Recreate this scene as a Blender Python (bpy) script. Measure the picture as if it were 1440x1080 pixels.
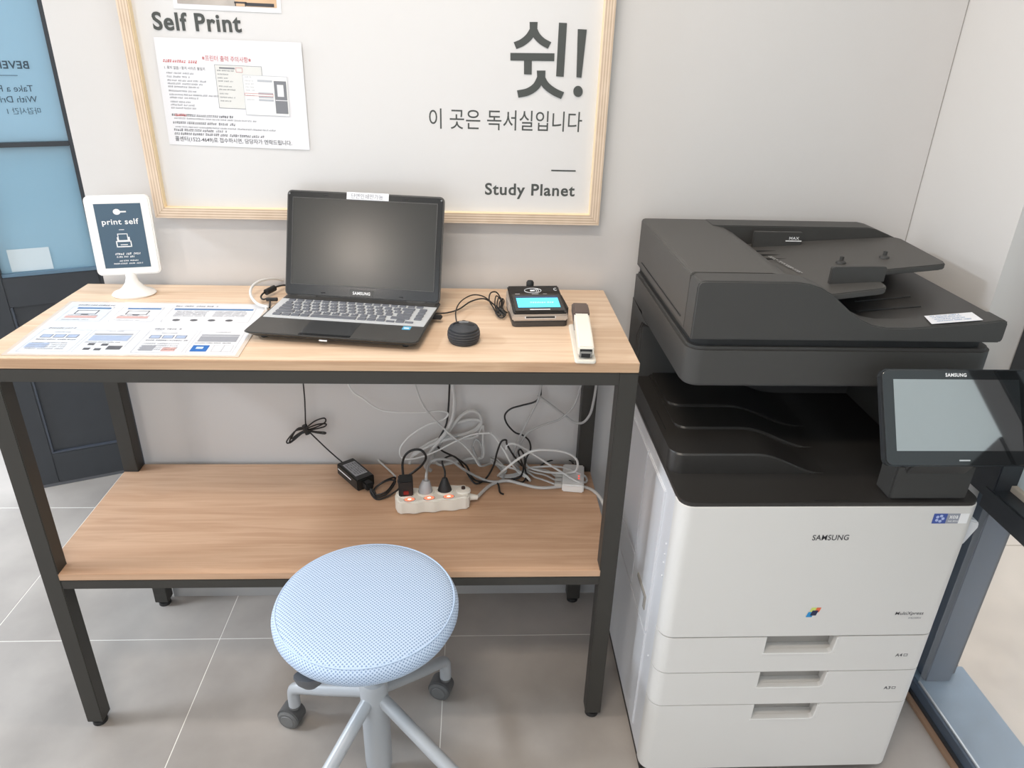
import bpy, bmesh, math, random
from mathutils import Vector, Matrix
R_ = math.radians
random.seed(7)
for o in list(bpy.data.objects): bpy.data.objects.remove(o)
SC = bpy.context.scene
C = SC.collection

# ------------------------------------------------------------------ camera
CAM = Vector((0.8863, -1.6495, 1.4665)); YAW, PITCH, ROLL, F = 0.0575, 0.4461, 0.0308, 1017.70
_f = Vector((math.sin(YAW)*math.cos(PITCH), math.cos(YAW)*math.cos(PITCH), -math.sin(PITCH)))
_r0 = Vector((math.cos(YAW), -math.sin(YAW), 0)); _u0 = _r0.cross(_f)
_r = _r0*math.cos(ROLL) + _u0*math.sin(ROLL); _u = -_r0*math.sin(ROLL) + _u0*math.cos(ROLL)
cam = bpy.data.cameras.new('camera'); camo = bpy.data.objects.new('camera', cam); C.objects.link(camo)
cam.sensor_width = 36.0; cam.lens = F/1440*36; cam.clip_start = 0.02
M = Matrix((( _r.x, _u.x, -_f.x, CAM.x), (_r.y, _u.y, -_f.y, CAM.y), (_r.z, _u.z, -_f.z, CAM.z), (0, 0, 0, 1)))
camo.matrix_world = M
SC.camera = camo

def ray(px, py): return _f + _r*((px-720)/F) - _u*((py-540)/F)
def at_z(px, py, z): d = ray(px, py); return CAM + d*((z-CAM.z)/d.z)
def at_y(px, py, y): d = ray(px, py); return CAM + d*((y-CAM.y)/d.y)
def at_x(px, py, x): d = ray(px, py); return CAM + d*((x-CAM.x)/d.x)

# ------------------------------------------------------------------ world, lights, exposure
w = bpy.data.worlds.new('world'); SC.world = w; w.use_nodes = True
w.node_tree.nodes['Background'].inputs[0].default_value = (0.93, 0.96, 1.0, 1)
w.node_tree.nodes['Background'].inputs[1].default_value = 1.9
SC.view_settings.view_transform = 'Standard'; SC.view_settings.look = 'None'
SC.view_settings.exposure = 0.0; SC.view_settings.gamma = 1.0; SC.view_settings.use_curve_mapping = False

def area(name, loc, aim, sx, sy, power, col):
    l = bpy.data.lights.new(name, 'AREA'); l.shape = 'RECTANGLE'; l.size = sx; l.size_y = sy; l.energy = power; l.color = col
    o = bpy.data.objects.new(name, l); C.objects.link(o); o.location = loc
    o.rotation_euler = (Vector(aim)-Vector(loc)).to_track_quat('-Z', 'Y').to_euler()
    return o
WARM = (1.0, 0.88, 0.76); NEUT = (1.0, 0.95, 0.90); COOL = (0.78, 0.88, 1.0)
area('ceiling_lamp_table', (0.75, -0.50, 2.56), (0.75, -0.50, 0), 0.6, 0.10, 9, WARM)
area('ceiling_lamp_room', (0.60, -1.60, 2.56), (0.60, -1.60, 0), 0.7, 0.25, 22, WARM)
area('ceiling_lamp_entry', (-2.1, -0.6, 2.56), (-2.1, -0.6, 0), 0.4, 0.6, 92, COOL)
area('laptop_glow_spot', (-1.08, -3.56, 2.52), (0.64, -0.12, 1.05), 0.22, 0.22, 11, WARM)  # added spot, placed and aimed so the laptop screen mirrors a warm glow
area('window_daylight_front', (-0.2, -3.9, 1.45), (0.0, 0, 1.0), 3.4, 2.0, 32, COOL)
area('window_daylight_left', (-3.4, 0.6, 1.5), (0, 0.2, 0.9), 2.2, 2.0, 80, COOL)
area('ceiling_lamp_hall', (-1.0, 2.0, 2.56), (-1.0, 2.0, 0), 1.2, 0.6, 55, COOL)

# ------------------------------------------------------------------ materials
def lin(c):
    r = []
    for v in c:
        v /= 255.0
        r.append(v/12.92 if v <= 0.04045 else ((v+0.055)/1.055)**2.4)
    return (*r, 1)
MATS = {}
def mat(name, rgb, rough=0.5, metal=0.0, spec=0.5, noise=0.0, nscale=20, bump=0.0, bscale=200, emit=0, coat=0):
    if name in MATS: return MATS[name]
    m = bpy.data.materials.new(name); m.use_nodes = True; nt = m.node_tree; b = nt.nodes['Principled BSDF']
    b.inputs['Base Color'].default_value = lin(rgb); b.inputs['Roughness'].default_value = rough
    b.inputs['Metallic'].default_value = metal; b.inputs['Specular IOR Level'].default_value = spec
    b.inputs['Coat Weight'].default_value = coat; b.inputs['Coat Roughness'].default_value = 0.08
    if noise or bump:
        tc = nt.nodes.new('ShaderNodeTexCoord')
    if noise:
        n = nt.nodes.new('ShaderNodeTexNoise'); n.inputs['Scale'].default_value = nscale; n.inputs['Detail'].default_value = 5
        nt.links.new(tc.outputs['Object'], n.inputs['Vector'])
        r = nt.nodes.new('ShaderNodeValToRGB'); c = lin(rgb)
        r.color_ramp.elements[0].position = 0.3; r.color_ramp.elements[1].position = 0.7
        r.color_ramp.elements[0].color = (*[v*(1-noise) for v in c[:3]], 1); r.color_ramp.elements[1].color = (*[min(1, v*(1+noise)) for v in c[:3]], 1)
        nt.links.new(n.outputs['Fac'], r.inputs['Fac']); nt.links.new(r.outputs['Color'], b.inputs['Base Color'])
    if bump:
        n2 = nt.nodes.new('ShaderNodeTexNoise'); n2.inputs['Scale'].default_value = bscale; n2.inputs['Detail'].default_value = 3
        nt.links.new(tc.outputs['Object'], n2.inputs['Vector'])
        bp = nt.nodes.new('ShaderNodeBump'); bp.inputs['Strength'].default_value = bump; bp.inputs['Distance'].default_value = 0.002
        nt.links.new(n2.outputs['Fac'], bp.inputs['Height']); nt.links.new(bp.outputs['Normal'], b.inputs['Normal'])
    if emit:
        b.inputs['Emission Color'].default_value = lin(rgb); b.inputs['Emission Strength'].default_value = emit
    MATS[name] = m; return m

def wood(name, c1, c2, axis=0, rough=0.45, stretch=14, scale=2.2):
    m = bpy.data.materials.new(name); m.use_nodes = True; nt = m.node_tree; b = nt.nodes['Principled BSDF']
    b.inputs['Roughness'].default_value = rough; b.inputs['Specular IOR Level'].default_value = 0.4
    tc = nt.nodes.new('ShaderNodeTexCoord'); mp = nt.nodes.new('ShaderNodeMapping')
    s = [stretch]*3; s[axis] = 0.9; mp.inputs['Scale'].default_value = s
    nt.links.new(tc.outputs['Object'], mp.inputs['Vector'])
    n1 = nt.nodes.new('ShaderNodeTexNoise'); n1.inputs['Scale'].default_value = scale; n1.inputs['Detail'].default_value = 4; n1.inputs['Distortion'].default_value = 0.6
    nt.links.new(mp.outputs['Vector'], n1.inputs['Vector'])
    mul = nt.nodes.new('ShaderNodeMath'); mul.operation = 'MULTIPLY'; mul.inputs[1].default_value = 7.0
    fr = nt.nodes.new('ShaderNodeMath'); fr.operation = 'PINGPONG'; fr.inputs[1].default_value = 1.0
    nt.links.new(n1.outputs['Fac'], mul.inputs[0]); nt.links.new(mul.outputs[0], fr.inputs[0])
    mp2 = nt.nodes.new('ShaderNodeMapping'); s2 = [260]*3; s2[axis] = 6; mp2.inputs['Scale'].default_value = s2
    nt.links.new(tc.outputs['Object'], mp2.inputs['Vector'])
    n2 = nt.nodes.new('ShaderNodeTexNoise'); n2.inputs['Scale'].default_value = 1.0; n2.inputs['Detail'].default_value = 2
    nt.links.new(mp2.outputs['Vector'], n2.inputs['Vector'])
    mx = nt.nodes.new('ShaderNodeMath'); mx.operation = 'MULTIPLY_ADD'; mx.inputs[1].default_value = 0.55
    nt.links.new(n2.outputs['Fac'], mx.inputs[0]); 
    hf = nt.nodes.new('ShaderNodeMath'); hf.operation = 'MULTIPLY'; hf.inputs[1].default_value = 0.45
    nt.links.new(fr.outputs[0], hf.inputs[0]); nt.links.new(hf.outputs[0], mx.inputs[2])
    r = nt.nodes.new('ShaderNodeValToRGB'); r.color_ramp.elements[0].position = 0.15; r.color_ramp.elements[1].position = 0.85
    r.color_ramp.elements[0].color = lin(c2); r.color_ramp.elements[1].color = lin(c1)
    nt.links.new(mx.outputs[0], r.inputs['Fac']); nt.links.new(r.outputs['Color'], b.inputs['Base Color'])
    return m

def ply(name, c1, c2, axis):     # plywood edge: thin plies stacked along one axis
    m = bpy.data.materials.new(name); m.use_nodes = True; nt = m.node_tree; b = nt.nodes['Principled BSDF']
    b.inputs['Roughness'].default_value = 0.6
    tc = nt.nodes.new('ShaderNodeTexCoord'); sp = nt.nodes.new('ShaderNodeSeparateXYZ'); nt.links.new(tc.outputs['Object'], sp.inputs[0])
    mu = nt.nodes.new('ShaderNodeMath'); mu.operation = 'MULTIPLY'; mu.inputs[1].default_value = 2*math.pi/0.0056
    nt.links.new(sp.outputs[axis], mu.inputs[0])
    si = nt.nodes.new('ShaderNodeMath'); si.operation = 'SINE'; nt.links.new(mu.outputs[0], si.inputs[0])
    n = nt.nodes.new('ShaderNodeTexNoise'); n.inputs['Scale'].default_value = 30; nt.links.new(tc.outputs['Object'], n.inputs['Vector'])
    ad = nt.nodes.new('ShaderNodeMath'); ad.operation = 'MULTIPLY_ADD'; ad.inputs[1].default_value = 0.5; nt.links.new(si.outputs[0], ad.inputs[0]); nt.links.new(n.outputs['Fac'], ad.inputs[2])
    r = nt.nodes.new('ShaderNodeValToRGB'); r.color_ramp.elements[0].position = 0.1; r.color_ramp.elements[1].position = 0.8
    r.color_ramp.elements[0].color = lin(c2); r.color_ramp.elements[1].color = lin(c1)
    nt.links.new(ad.outputs[0], r.inputs['Fac']); nt.links.new(r.outputs['Color'], b.inputs['Base Color'])
    return m

def mesh_fabric(name, c1, c2):    # spacer-mesh upholstery: a regular lattice of small holes
    m = bpy.data.materials.new(name); m.use_nodes = True; nt = m.node_tree; b = nt.nodes['Principled BSDF']
    b.inputs['Roughness'].default_value = 0.85; b.inputs['Specular IOR Level'].default_value = 0.2
    b.inputs['Sheen Weight'].default_value = 0.2
    tc = nt.nodes.new('ShaderNodeTexCoord'); mp = nt.nodes.new('ShaderNodeMapping'); mp.inputs['Rotation'].default_value = (0, 0, R_(45)); mp.inputs['Scale'].default_value = (1, 1, 1.0)
    nt.links.new(tc.outputs['UV'], mp.inputs['Vector'])
    v = nt.nodes.new('ShaderNodeTexVoronoi'); v.inputs['Scale'].default_value = 190; v.inputs['Randomness'].default_value = 0.0; v.voronoi_dimensions = '2D'
    nt.links.new(mp.outputs['Vector'], v.inputs['Vector'])
    r = nt.nodes.new('ShaderNodeValToRGB'); r.color_ramp.elements[0].position = 0.22; r.color_ramp.elements[1].position = 0.42
    r.color_ramp.elements[0].color = lin(c2); r.color_ramp.elements[1].color = lin(c1)
    nt.links.new(v.outputs['Distance'], r.inputs['Fac']); nt.links.new(r.outputs['Color'], b.inputs['Base Color'])
    bp = nt.nodes.new('ShaderNodeBump'); bp.inputs['Strength'].default_value = 0.5; bp.inputs['Distance'].default_value = 0.001
    nt.links.new(v.outputs['Distance'], bp.inputs['Height']); nt.links.new(bp.outputs['Normal'], b.inputs['Normal'])
    return m

def glass(name, rgb, rough=0.02, trans=0.9, alpha=None):
    m = bpy.data.materials.new(name); m.use_nodes = True; nt = m.node_tree; b = nt.nodes['Principled BSDF']
    b.inputs['Base Color'].default_value = lin(rgb); b.inputs['Roughness'].default_value = rough
    b.inputs['Transmission Weight'].default_value = trans; b.inputs['IOR'].default_value = 1.05
    return m

def frosted(name, rgb):        # film-covered glass: scatters the daylight behind it
    m = bpy.data.materials.new(name); m.use_nodes = True; nt = m.node_tree
    nt.nodes.remove(nt.nodes['Principled BSDF']); out = nt.nodes['Material Output']
    d = nt.nodes.new('ShaderNodeBsdfDiffuse'); t = nt.nodes.new('ShaderNodeBsdfTranslucent'); g = nt.nodes.new('ShaderNodeBsdfGlossy')
    d.inputs[0].default_value = lin(rgb); t.inputs[0].default_value = lin(rgb); g.inputs['Roughness'].default_value = 0.08
    a = nt.nodes.new('ShaderNodeMixShader'); a.inputs[0].default_value = 0.55; nt.links.new(d.outputs[0], a.inputs[1]); nt.links.new(t.outputs[0], a.inputs[2])
    b = nt.nodes.new('ShaderNodeMixShader'); b.inputs[0].default_value = 0.05; nt.links.new(a.outputs[0], b.inputs[1]); nt.links.new(g.outputs[0], b.inputs[2])
    nt.links.new(b.outputs[0], out.inputs[0]); return m

WALL = mat('wall_paint', (209, 206, 203), 0.55, spec=0.3, noise=0.012, nscale=1.5, bump=0.05, bscale=400)
WALLR = mat('wall_paint_side', (212, 209, 205), 0.6, spec=0.3, noise=0.015, nscale=2)
CEIL = mat('ceiling_paint', (235, 235, 235), 0.8)
TILE = mat('grey_tile', (160, 153, 146), 0.34, spec=0.5, noise=0.24, nscale=3.0)
GROUT = mat('grout', (226, 222, 214), 0.8)
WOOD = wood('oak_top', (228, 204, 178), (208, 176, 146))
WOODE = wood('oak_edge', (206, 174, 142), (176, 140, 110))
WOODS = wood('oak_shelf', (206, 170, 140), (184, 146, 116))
BLK = mat('black_steel', (56, 54, 50), 0.5, spec=0.4, bump=0.05, bscale=900)
PLYH = ply('ply_edge_horizontal', (222, 202, 180), (188, 164, 140), 2)
PLYV = ply('ply_edge_vertical', (222, 202, 180), (196, 172, 148), 0)
PLYIN = mat('ply_inner_face', (240, 218, 180), 0.5)
BOARD = mat('board_white', (216, 214, 212), 0.18, spec=0.5)
INK = mat('ink_dark_grey', (70, 73, 70), 0.55)
PAPER = mat('paper', (230, 230, 233), 0.7)
LAMIN = mat('laminated_paper', (228, 229, 232), 0.12, spec=0.5, coat=0.4)
LAMED = mat('laminate_edge', (214, 200, 186), 0.1, spec=0.5)
INK2 = mat('ink_black', (62, 62, 66), 0.6); INKG = mat('ink_grey', (126, 128, 133), 0.6); INKL = mat('ink_light', (184, 187, 193), 0.6)
INKR = mat('ink_red', (198, 84, 84), 0.6); INKB = mat('ink_blue', (78, 130, 178), 0.6); INKDB = mat('ink_deep_blue', (28, 98, 170), 0.6); INKPK = mat('ink_pink', (226, 196, 192), 0.6); INKLB = mat('ink_pale_blue', (190, 203, 222), 0.6)
NAVYD = mat('door_navy', (50, 53, 57), 0.42, spec=0.5, noise=0.05)
NAVYL = mat('window_metal', (74, 86, 100), 0.4, spec=0.5, noise=0.06, nscale=9)
WPL = mat('white_plastic', (240, 239, 236), 0.35)
NAVY = mat('sign_navy', (62, 86, 104), 0.25)
COPW = mat('copier_white', (214, 212, 208), 0.42, spec=0.4, bump=0.04, bscale=900)
COPS = mat('copier_side_white', (212, 213, 216), 0.35, spec=0.5, bump=0.03, bscale=900)
COPR = mat('copier_recess', (150, 146, 140), 0.6)
COPB = mat('copier_charcoal', (62, 61, 59), 0.5, spec=0.45, bump=0.08, bscale=1200)
COPT = mat('copier_charcoal_top', (74, 72, 69), 0.5, spec=0.45, bump=0.08, bscale=1200)
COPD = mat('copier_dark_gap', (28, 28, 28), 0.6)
COPG = mat('copier_gloss_deck', (46, 44, 42), 0.38, spec=0.5)
SCR = mat('touch_display', (186, 186, 184), 0.05, metal=1.0)
BEZ = mat('tablet_bezel', (22, 24, 25), 0.05, spec=0.9)
LBLK = mat('laptop_black', (66, 65, 63), 0.42, spec=0.5)
LGLO = mat('laptop_gloss_bezel', (26, 26, 25), 0.16, spec=0.5)
LSCR = mat('laptop_display', (44, 44, 41), 0.21, spec=0.45)
LSIL = mat('laptop_silver', (206, 208, 209), 0.4, metal=0.2)
KEYM = mat('key_grey', (104, 107, 114), 0.45)
WHT = mat('mark_white', (236, 236, 236), 0.6)
SILV = mat('silver_plastic', (196, 186, 176), 0.35, metal=0.5)
RBLK = mat('reader_black', (38, 38, 38), 0.2, spec=0.5)
RSCR = mat('reader_display', (88, 206, 240), 0.3, emit=0.75)
STW = mat('stapler_cream', (232, 226, 214), 0.35); STB = mat('stapler_brown', (92, 78, 72), 0.4); STM = mat('steel', (170, 168, 164), 0.3, metal=0.9)
MOUS = mat('mouse_black', (50, 52, 56), 0.5)
RUB = mat('rubber_black', (30, 30, 30), 0.55); CBLK = mat('cable_black', (32, 31, 30), 0.5)
CWHT = mat('cable_white', (222, 221, 218), 0.45); CGRY = mat('cable_grey', (176, 175, 173), 0.45); CLGR = mat('cable_light_grey', (200, 199, 196), 0.45)
STRIP = mat('power_strip_white', (232, 228, 218), 0.35)
NEON = mat('lit_switch', (255, 120, 90), 0.3, emit=1.2); NEONC = mat('lit_switch_core', (255, 214, 180), 0.3, emit=3.0)
REDB = mat('red_switch', (120, 30, 28), 0.3, emit=0.15)
FAB = mesh_fabric('stool_mesh_fabric', (190, 206, 226), (124, 146, 176))
FABS = mat('stool_seam', (186, 205, 228), 0.8)
STLG = mat('stool_grey_paint', (172, 175, 178), 0.35, spec=0.5, metal=0.1); CAST = mat('caster_grey', (96, 96, 95), 0.5); LEVR = mat('lever_dark', (84, 86, 90), 0.45)
FROST = frosted('frosted_glass_blue', (172, 200, 212)); FROST2 = frosted('frosted_glass_window', (216, 224, 226))
GLS = glass('clear_glass', (250, 251, 252))
STONE = mat('pale_stone', (186, 172, 156), 0.6, noise=0.09, nscale=9)
SILLM = mat('sill_metal', (104, 122, 136), 0.35, spec=0.5, noise=0.14, nscale=16)
BROWN = mat('brown_strip', (146, 118, 96), 0.6)

# ------------------------------------------------------------------ mesh helpers
class B:
    def __init__(s): s.bm = bmesh.new()
    def add(s, t, M=None, bev=0, seg=2):
        if bev:
            es = [e for e in t.edges if len(e.link_faces) == 2 and e.calc_face_angle(0) > 0.5]
            bmesh.ops.bevel(t, geom=es, offset=bev, segments=seg, affect='EDGES', clamp_overlap=True)
        if M is not None: t.transform(M)
        me = bpy.data.meshes.new('tmp'); t.to_mesh(me); t.free(); s.bm.from_mesh(me); bpy.data.meshes.remove(me); return s
    def box(s, x0, x1, y0, y1, z0, z1, bev=0, M=None, seg=2):
        t = bmesh.new(); bmesh.ops.create_cube(t, size=1)
        for v in t.verts: v.co = Vector(((x0+x1)/2+v.co.x*(x1-x0), (y0+y1)/2+v.co.y*(y1-y0), (z0+z1)/2+v.co.z*(z1-z0)))
        return s.add(t, M, bev, seg)
    def prism(s, pts, axis, a0, a1, bev=0, M=None, seg=2):     # polygon in the other two axes (cyclic order), extruded along axis
        t = bmesh.new()
        def mk(p, a): return {0: (a, p[0], p[1]), 1: (p[0], a, p[1]), 2: (p[0], p[1], a)}[axis]
        va = [t.verts.new(mk(p, a0)) for p in pts]; vb = [t.verts.new(mk(p, a1)) for p in pts]; n = len(pts)
        t.faces.new(va); t.faces.new(vb[::-1])
        for i in range(n): t.faces.new((va[i], vb[i], vb[(i+1) % n], va[(i+1) % n]))
        bmesh.ops.recalc_face_normals(t, faces=t.faces); return s.add(t, M, bev, seg)
    def strip(s, rows, close=False, M=None):      # grid surface from rows of points
        t = bmesh.new(); vs = [[t.verts.new(p) for p in r] for r in rows]; n = len(rows[0])
        for a, b in zip(vs, vs[1:]):
            for i in range(n if close else n-1): t.faces.new((a[i], a[(i+1) % n], b[(i+1) % n], b[i]))
        bmesh.ops.recalc_face_normals(t, faces=t.faces); return s.add(t, M)
    def quad(s, a, b, c, d):
        t = bmesh.new(); t.faces.new([t.verts.new(p) for p in (a, b, c, d)]); return s.add(t)
    def lathe(s, prof, c=(0, 0, 0), n=24, sx=1, sy=1, M=None, cap=True):
        t = bmesh.new(); rows = []
        for r, z in prof: rows.append([t.verts.new((c[0]+sx*r*math.cos(2*math.pi*i/n), c[1]+sy*r*math.sin(2*math.pi*i/n), c[2]+z)) for i in range(n)])
        for a, b in zip(rows, rows[1:]):
            for i in range(n): t.faces.new((a[i], a[(i+1) % n], b[(i+1) % n], b[i]))
        if cap: t.faces.new(rows[0][::-1]); t.faces.new(rows[-1])
        bmesh.ops.recalc_face_normals(t, faces=t.faces); return s.add(t, M)
    def tube(s, pts, r, n=8, smooth=True, sub=6, M=None):
        P = [Vector(p) for p in pts]
        if smooth and len(P) > 2: P = spline(P, sub)
        t = bmesh.new(); rows = []; up = None
        for i, p in enumerate(P):
            d = (P[min(i+1, len(P)-1)]-P[max(i-1, 0)])
            if d.length < 1e-9: d = Vector((0, 0, 1))
            d.normalize()
            if up is None: up = d.orthogonal().normalized()
            else:
                up = up-d*up.dot(d)
                up = up.normalized() if up.length > 1e-6 else d.orthogonal().normalized()
            q = d.cross(up); rr = r[min(i, len(r)-1)] if isinstance(r, (list, tuple)) else r
            rows.append([t.verts.new(p+up*rr*math.cos(2*math.pi*k/n)+q*rr*math.sin(2*math.pi*k/n)) for k in range(n)])
        for a, b in zip(rows, rows[1:]):
            for k in range(n): t.faces.new((a[k], a[(k+1) % n], b[(k+1) % n], b[k]))
        t.faces.new(rows[0][::-1]); t.faces.new(rows[-1])
        bmesh.ops.recalc_face_normals(t, faces=t.faces); return s.add(t, M)

def spline(P, sub=6):
    out = []; Q = [P[0]*2-P[1]]+P+[P[-1]*2-P[-2]]
    for i in range(1, len(Q)-2):
        a, b, c, d = Q[i-1:i+3]
        for k in range(sub):
            t = k/sub; out.append(0.5*((2*b)+(c-a)*t+(2*a-5*b+4*c-d)*t*t+(3*b-a-3*c+d)*t**3))
    out.append(P[-1]); return out

def chain_loc(p):
    v = Vector((0, 0, 0))
    while p is not None: v += p.location; p = p.parent
    return v
def obj(name, b, m, parent=None, local=False, ang=35):
    bm = b.bm if isinstance(b, B) else b
    if parent is not None and not local: bmesh.ops.translate(bm, verts=bm.verts, vec=-chain_loc(parent))
    me = bpy.data.meshes.new(name); bm.to_mesh(me); bm.free()
    for p in me.polygons: p.use_smooth = True
    me.set_sharp_from_angle(angle=R_(ang)); me.materials.append(m)
    o = bpy.data.objects.new(name, me); C.objects.link(o)
    if parent is not None: o.parent = parent
    return o
def thing(name, label, cat, loc=(0, 0, 0), rotz=0, group=None):
    o = bpy.data.objects.new(name, None); C.objects.link(o); o.location = loc; o.rotation_euler = (0, 0, rotz); o.empty_display_size = 0.05
    return tag(o, label, cat, group)
def tag(o, label, cat, group=None):
    o['label'] = label; o['category'] = cat
    if group: o['group'] = group
    return o
def struct(o, label=None):
    o['kind'] = 'structure'
    if label: o['label'] = label
    return o
def greeked(o): o['kind'] = 'stuff'; return o
def inst(src, name, parent, loc=(0, 0, 0)):
    o = bpy.data.objects.new(name, src.data); C.objects.link(o); o.parent = parent; o.location = loc; return o

def text_bm(body, bold=0.0):
    cu = bpy.data.curves.new('txt', 'FONT'); cu.body = body; cu.offset = bold*0.55; cu.space_character = 1.0+bold*2.2; cu.resolution_u = 4
    o = bpy.data.objects.new('txt', cu); C.objects.link(o); bpy.context.view_layer.update()
    me = bpy.data.meshes.new_from_object(o.evaluated_get(bpy.context.evaluated_depsgraph_get()))
    bm = bmesh.new(); bm.from_mesh(me); bpy.data.objects.remove(o); bpy.data.curves.remove(cu); bpy.data.meshes.remove(me); return bm
def text_in(body, O, U, V, w, h, bold=0.0, ext=0.0):
    """lettering whose inked box starts at O and spans w along U and h along V"""
    bm = text_bm(body, bold); xs = [v.co.x for v in bm.verts]; ys = [v.co.y for v in bm.verts]
    x0, x1, y0, y1 = min(xs), max(xs), min(ys), max(ys); U = Vector(U).normalized(); V = Vector(V).normalized(); O = Vector(O); N = U.cross(V)
    if h is None: h = w*(y1-y0)/(x1-x0)
    if w is None: w = h*(x1-x0)/(y1-y0)
    for v in bm.verts: v.co = O+U*((v.co.x-x0)/(x1-x0)*w)+V*((v.co.y-y0)/(y1-y0)*h)
    if ext:
        r = bmesh.ops.extrude_face_region(bm, geom=bm.faces[:]); bmesh.ops.translate(bm, verts=[g for g in r['geom'] if isinstance(g, bmesh.types.BMVert)], vec=N*ext)
    b = B(); b.bm.free(); b.bm = bm; return b
class Page:
    """flat print laid out on a sheet: u to the right, v upward, metres from lower-left corner"""
    def __init__(s, O, U, V, lift=0.0004): s.O, s.U, s.V = Vector(O), Vector(U).normalized(), Vector(V).normalized(); s.N = s.U.cross(s.V); s.O = s.O+s.N*lift
    def p(s, u, v, l=0): return s.O+s.U*u+s.V*v+s.N*l
    def rect(s, b, u0, u1, v0, v1, l=0): b.quad(s.p(u0, v0, l), s.p(u1, v0, l), s.p(u1, v1, l), s.p(u0, v1, l)); return b
    def frame(s, b, u0, u1, v0, v1, t, l=0):
        s.rect(b, u0, u1, v0, v0+t, l); s.rect(b, u0, u1, v1-t, v1, l); s.rect(b, u0, u0+t, v0, v1, l); s.rect(b, u1-t, u1, v0, v1, l); return b
    def greek(s, b, u0, u1, v, h, rnd, l=0):       # unreadably small line of print: word-sized strokes
        u = u0
        while u < u1:
            wd = min(rnd.uniform(2.0, 5.5)*h, u1-u)
            k = u
            while k < u+wd-h*0.3:
                s.rect(b, k, k+h*0.55, v+rnd.uniform(0, .15)*h, v+h*rnd.uniform(.35, .5), l); s.rect(b, k+h*rnd.uniform(0, .3), k+h*.7, v+h*.62, v+h*rnd.uniform(.8, 1), l); k += h*0.8
            u += wd+h*0.6
        return b
    def text(s, body, u, v, w, h, bold=0): return text_in(body, s.p(u, v), s.U, s.V, w, h, bold)

# ------------------------------------------------------------------ the setting
TX, TY = 0.2124, -0.171
fl = struct(obj('floor', B().box(-3.6, 1.985, -4.1, 3.2, -0.06, -0.0006), GROUT), 'grey tiled floor')
tiles = {}
for i in range(-5, 3):
    for j in range(-4, 5):
        x0, x1, y0, y1 = TX+i*0.6+.0012, min(TX+(i+1)*0.6-.0012, 1.985), TY+j*0.6+.0012, TY+(j+1)*0.6-.0012
        if x1 <= x0: continue
        obj('floor_tile', B().box(x0, x1, y0, y1, -0.012, 0, 0.0004, seg=1), TILE, fl)
struct(obj('wall_back', B().box(0.031, 1.9030, 0, 0.14, 0, 2.6), WALL), 'greige painted back wall')
struct(obj('trim_1', B().box(1.9030, 1.9050, 0.002, 0.14, 0, 2.6), mat('corner_joint', (150, 144, 138), .8)))
struct(obj('baseboard_back', B().box(0.033, 1.90, -0.006, 0, 0.0, 0.035), mat('baseboard_grey', (168, 166, 164), 0.5)))
struct(obj('wall_right', B().box(1.905, 2.12, -0.335, 0.14, 0, 2.6), WALLR), 'pale painted side wall')
struct(obj('ceiling', B().box(-3.6, 2.12, -4.1, 3.2, 2.6, 2.7), CEIL))
struct(obj('wall_hall', B().box(-3.6, 2.12, 3.2, 3.3, 0, 2.6), WALL))
struct(obj('wall_left', B().box(-3.7, -3.6, -4.1, 3.2, 0, 2.6), WALL))
struct(obj('wall_front', B().box(-3.6, 2.12, -4.2, -4.1, 0, 2.6), WALL))

# glass window at right: dark metal posts, rails, sill and panes
win = struct(obj('window_1', B().box(2.019, 2.084, -0.384, -0.336, 0.04, 0.60, 0.002), NAVYL), 'dark metal framed glass partition beside the copier')
obj('frame_post', B().box(2.085, 2.110, -0.362, -0.336, 0.04, 0.60, 0.002), NAVYD, win)
obj('frame_post', B().box(1.987, 2.080, -0.410, -0.336, 0.60, 2.6, 0.003), NAVYD, win)
obj('frame_post', B().box(1.987, 2.085, -0.858, -0.79, 0.628, 2.6, 0.003), NAVYD, win)
obj('frame_post', B().box(2.019, 2.084, -0.860, -0.79, 0.04, 0.575, 0.003), NAVYD, win)
obj('transom', B().box(1.985, 2.06, -4.1, -0.386, 0.575, 0.628, 0.003), NAVYD, win)
obj('transom', B().box(1.985, 2.06, -4.1, -0.859, 0.95, 1.035, 0.003), NAVYD, win)
obj('base_rail', B().box(1.990, 1.999, -4.1, -0.336, 0.0, 0.042, 0.001), NAVYL, win)
obj('track', B().box(1.998, 2.004, -4.1, -0.386, 0.03, 0.046, 0.001), mat('aluminium_track', (196, 198, 200), 0.3, metal=0.5), win)
obj('sill', B().box(2.000, 2.146, -4.1, -0.336, -0.01, 0.040, 0.002), SILLM, win)
obj('floor_strip', B().box(1.970, 1.983, -4.1, -0.336, 0.0, 0.010, 0.001), BROWN, win)
obj('shadow_gap', B().box(1.983, 1.991, -4.1, -0.336, 0.0, 0.016), NAVYD, win)
obj('pane_frame', B().box(2.022, 2.046, -0.79, -0.411, 0.628, 0.642, 0.001), mat('beige_gasket', (206, 194, 178), 0.6), win)
obj('pane', B().box(2.034, 2.042, -0.789, -0.411, 0.642, 2.6), FROST2, win)
obj('pane', B().box(2.034, 2.042, -4.1, -0.859, 1.036, 2.6), FROST2, win)
obj('pane', B().box(2.034, 2.042, -4.1, -0.859, 0.630, 0.949), FROST2, win)
for y0, y1 in ((-0.789, -0.386), (-4.1, -0.861)): obj('pane', B().box(1.9995, 2.0025, y0, y1, 0.045, 0.576), GLS, win)
pv = struct(obj('paving', B().box(2.147, 4.6, -4.1, 1.2, -0.06, 0.018), GROUT), 'pale stone paving beyond the glass')
for i in range(3):
    for j in range(6):
        obj('paving_slab', B().box(2.148+i*0.8, 2.945+i*0.8, -4.08+j*0.85, -3.233+j*0.85, 0.010, 0.026, 0.001, seg=1), STONE, pv)

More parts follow.
